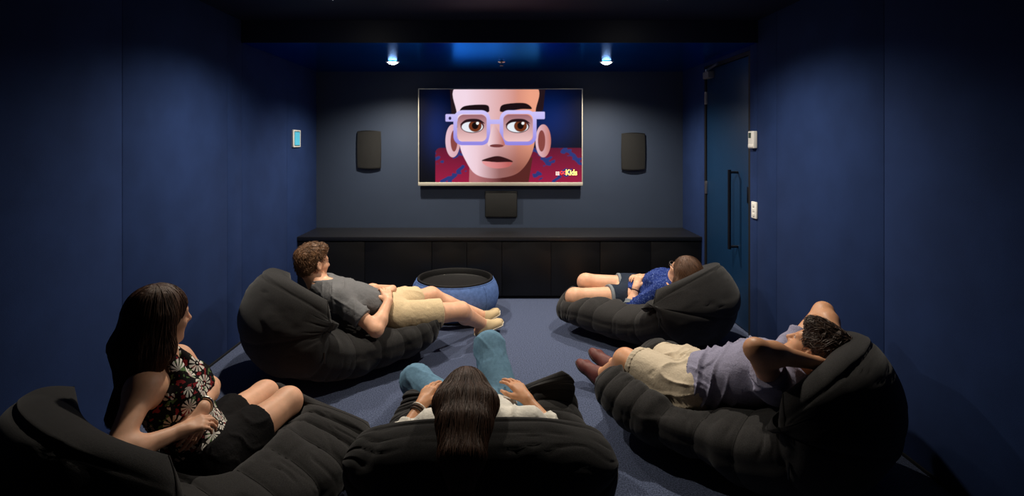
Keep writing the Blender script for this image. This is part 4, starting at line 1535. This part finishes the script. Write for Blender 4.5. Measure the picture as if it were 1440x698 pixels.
D.extra += rh(D.wrR, (-0.6, -0.55, 0.20), (0.0, 0.0, 1), curl=(0.35, 0.5, 0.4), size=0.92)
D.extra += [Grp(foot_prims(D.anL, (0.3, 0.9, -0.1), (0, 0, 1), 0.92), 0.02), Grp(foot_prims(D.anR, (0.9, 0.35, -0.1), (0, 0, 1), 0.92), 0.02)]
D.build_body()
pr, hc = torso_cloth(D, 0.013, 0.06)
slv = []
for s_ in 'LR':
    a_ = D.arms[s_]
    slv += [Grp([sleeve(a_, 1.0, 0.014, 0.004)[:6] + (None,)], 0.05), Grp([cone(a_[1][1], lerp(a_[1][1], a_[2][2], 0.16), 0.052, 0.052, 0.02, (False, True))], 0.02)]
D.cloth('shirt', [Grp(pr + [grow(D.neckp[1], 0.016)], 0.02, cuts=[hc, neck_cut(D, 0.01)])] + slv, 'blue_print', disp=folds(61, D.up, 0.0097, 47), label='blue shirt with pale specks')
for s_ in 'LR':
    a_ = D.arms[s_]
    D.cloth('rolled_cuff', [Grp([cone(lerp(a_[1][1], a_[2][2], 0.10), lerp(a_[1][1], a_[2][2], 0.36), 0.056, 0.052, 0.01, (True, True))], 0.01)], 'denim_hem', 0.005, folds(62, D.rs, 0.0065, 102), label='pale rolled shirt cuff')
D.cloth('shorts', [Grp([grow(D.torso[0], 0.014)], 0.01, cuts=[(D.pel + D.up * 0.06, D.up)])] + [Grp([legpart(D.legs[s_], 0.36, 0.014, 0.004)], 0.03, cuts=[(D.pel + D.up * 0.075, D.up)]) for s_ in 'LR'],
        'denim_dark', disp=folds(63, D.knR - D.hipR, 0.0048, 44), label='dark denim shorts')
for s_ in 'LR':
    p_ = D.legs[s_][0]
    D.cloth('shorts_hem', [Grp([cone(lerp(p_[1], p_[2], 0.335), lerp(p_[1], p_[2], 0.39), p_[3] + 0.010, p_[3] + 0.008, 0.01, (True, True))], 0.01)], 'denim_hem', 0.005, label='pale turned-up hem')
hd = D.head
fall = []
for (x, y) in ((-0.07, -0.02), (-0.045, -0.07), (0.0, -0.08), (0.045, -0.07), (0.07, -0.02)):
    a0, a1 = hd.p(x, y, 0.02), hd.p(x * 1.15, y - 0.045, -0.06)
    a2 = hd.p(x * 1.5 + 0.01, y - 0.03, -0.15)
    fall += [cone(a0, a1, 0.040, 0.040, 0.03), cone(a1, a2, 0.040, 0.024, 0.03)]
for k in range(4):
    fall.append(cone(hd.p(-0.02 + 0.02 * k, -0.07, 0.03), hd.c + V(0.07 + 0.03 * k, -0.10 + 0.035 * k, -0.075 + 0.0 * k), 0.045, 0.022, 0.03))
hr = D.cloth('hair', [Grp([hd.e(0, -0.016, 0.036, 0.089, 0.106, 0.096)] + fall, 0.01,
                     subs=[hd.e(0, 0.118, -0.040, 0.076, 0.094, 0.100, 0.012), hd.e(0, 0.060, -0.14, 0.080, 0.085, 0.070, 0.012)])],
        'hair_brown', 0.005, strand_disp(hd, 0.0014, 40, 15, 0.001), label='long dark brown hair')
crown = hd.p(0, -0.02, 0.12)
aim = hd.c + V(0.30, -0.25, -0.35)
strands(D, hr, 2200, 0.15, lambda q: 0.6 * (q - crown) / (np.linalg.norm(q - crown, axis=1)[:, None] + 1e-6) + (aim - q) / 0.5, seed=6, wild=0.22, lift=0.004)
for sg in (-1, 1):
    r_ = ring('glasses', hd.p(sg * 0.034, 0.106, -0.002), hd.f, 0.024, 0.0024, 'black_plastic', D.root, squash=0.8)
    tube('glasses_temple', [hd.p(sg * 0.058, 0.104, 0.004), hd.p(sg * 0.086, 0.05, 0.006), hd.p(sg * 0.088, -0.01, 0.002)], 0.0026, 'black_plastic', r_, n=6)
ring('bracelet', lerp(D.elL, D.wrL, 0.88), D.wrL - D.elL, 0.029, 0.003, 'bracelet', D.root)

# ---------------- man with hands behind his head ----------------
E = Person('man in chambray shirt and stone shorts lying with hands behind his head', (0.95, 2.56, 0),
           Head(P(1148, 494, 2.30), (-0.52, 0.70, 0.50), (0.5, -0.25, 0.8), 1.0), (1.285, 2.335, 0.475),
           shL=P(1090, 543, 2.19), shR=(1.35, 2.48, 0.45), elL=P(1063, 492, 2.07), elR=P(1158, 438, 2.56), wrL=P(1148, 511, 2.14), wrR=P(1182, 488, 2.33),
           hipL=(0.885, 2.48, 0.275), hipR=(0.995, 2.63, 0.29), knL=P(880, 508, 2.78), knR=P(924, 504, 2.96), anL=P(852, 527, 3.06), anR=P(866, 514, 3.20), skin='skin_tan')
E.extra += lh(E.wrL, (0.80, 0.35, -0.35), (0.1, -0.75, -0.6), curl=(0.2, 0.35, 0.3))
E.extra += rh(E.wrR, (-0.15, -0.75, -0.55), (0.85, 0.0, 0.2), curl=(0.2, 0.35, 0.3))
tA, tB = (-0.60, 0.55, 0.45), (-0.50, 0.60, 0.50)
uA = (0.35, -0.30, 0.90)
E.extra += [Grp(foot_prims(E.anL, tA, uA), 0.02), Grp(foot_prims(E.anR, tB, uA), 0.02)]
E.build_body()
pr, hc = torso_cloth(E, 0.020, 0.03)
E.cloth('shirt', [Grp(pr + [grow(E.neckp[1], 0.016)], 0.02, cuts=[hc, neck_cut(E, 0.015)])] + [Grp([sleeve(E.arms[s_], 0.42, 0.015, 0.010)], 0.05) for s_ in 'LR'],
        'chambray', disp=folds(71, E.rs, 0.0146, 51), label='purple-grey chambray shirt')
E.cloth('shorts', [Grp([grow(E.torso[0], 0.008)], 0.01, cuts=[(E.pel + E.up * 0.05, E.up)])] + [Grp([legpart(E.legs[s_], 0.80, 0.018, 0.012)], 0.03, cuts=[(E.pel + E.up * 0.075, E.up)]) for s_ in 'LR'],
        'stone', disp=folds(73, E.knL - E.hipL, 0.0097, 44), label='stone coloured shorts')
for s_ in 'LR':
    p_ = E.legs[s_][0]
    fr = p_[3] + (p_[4] - p_[3]) * 0.8
    E.cloth('shorts_hem', [Grp([cone(lerp(p_[1], p_[2], 0.74), lerp(p_[1], p_[2], 0.82), fr + 0.033, fr + 0.033, 0.01, (True, True))], 0.01)], 'stone', 0.005, folds(74, E.up, 0.0048, 68))
hd = E.head
w3 = wav(97, 14, 80, 170)
hr = E.cloth('hair', [Grp([hd.e(0, -0.024, 0.040, 0.090, 0.106, 0.098), hd.e(0, 0.045, 0.088, 0.068, 0.056, 0.036, 0.03), hd.e(0, -0.055, -0.02, 0.066, 0.056, 0.060, 0.03)], 0.01,
                     subs=[hd.e(0, 0.124, -0.024, 0.086, 0.092, 0.088, 0.01), hd.e(0.085, 0.012, -0.030, 0.030, 0.026, 0.045, 0.01), hd.e(-0.085, 0.012, -0.030, 0.030, 0.026, 0.045, 0.01)])],
        'hair_black', 0.004, lambda p: 0.004 * w3(p), label='short black hair')
crown = hd.p(0, -0.06, 0.10)
strands(E, hr, 1800, 0.055, lambda q: (q - crown) / (np.linalg.norm(q - crown, axis=1)[:, None] + 1e-6), lift=0.005, seed=7, wild=0.4, steps=6, rad=0.0016)
shoe(E, 'moccasin', E.anL, tA, uA, 'moccasin', 'sole_dark', 'brown leather moccasin')
shoe(E, 'moccasin', E.anR, tB, uA, 'moccasin', 'sole_dark', 'brown leather moccasin')

# ------------------------------------------------------------------ the five loungers
R_ = math.radians
bean_bag('charcoal bean bag under the woman in the flower print top', (-1.08, 1.97), R_(55), width=0.95, seed=11, people=[A], height=1.05, wing=0.14, sag=0.06, tipwing=0.05, corner=0.30, smooth=160)
bean_bag('charcoal bean bag under the man in the grey t-shirt', (-1.00, 3.50), R_(36), seed=21, people=[B], height=1.08, wing=0.20, length=1.08)
bean_bag('charcoal bean bag with its back to the room, under the woman in jeans', (-0.07, 2.27), R_(90), seed=31, people=[C], height=0.38, wing=0.06, tipwing=0.15, length=0.64, tipw=0.40, corner=0.05, asym=0.7, smooth=90)
bean_bag('charcoal bean bag by the door, under the woman with drawn-up knees', (1.08, 3.96), R_(142), seed=41, people=[D], height=0.95, wing=0.26, length=1.08, tip=-0.09, tipwing=-0.03, sag=0.09)
bean_bag('charcoal bean bag under the man with hands behind his head', (1.12, 2.50), R_(140), seed=51, people=[E], height=0.9, wing=0.18, length=1.1, tip=-0.02, tipwing=0.04)
for o in bpy.data.objects:
    if '_org' in o.keys():
        del o['_org']
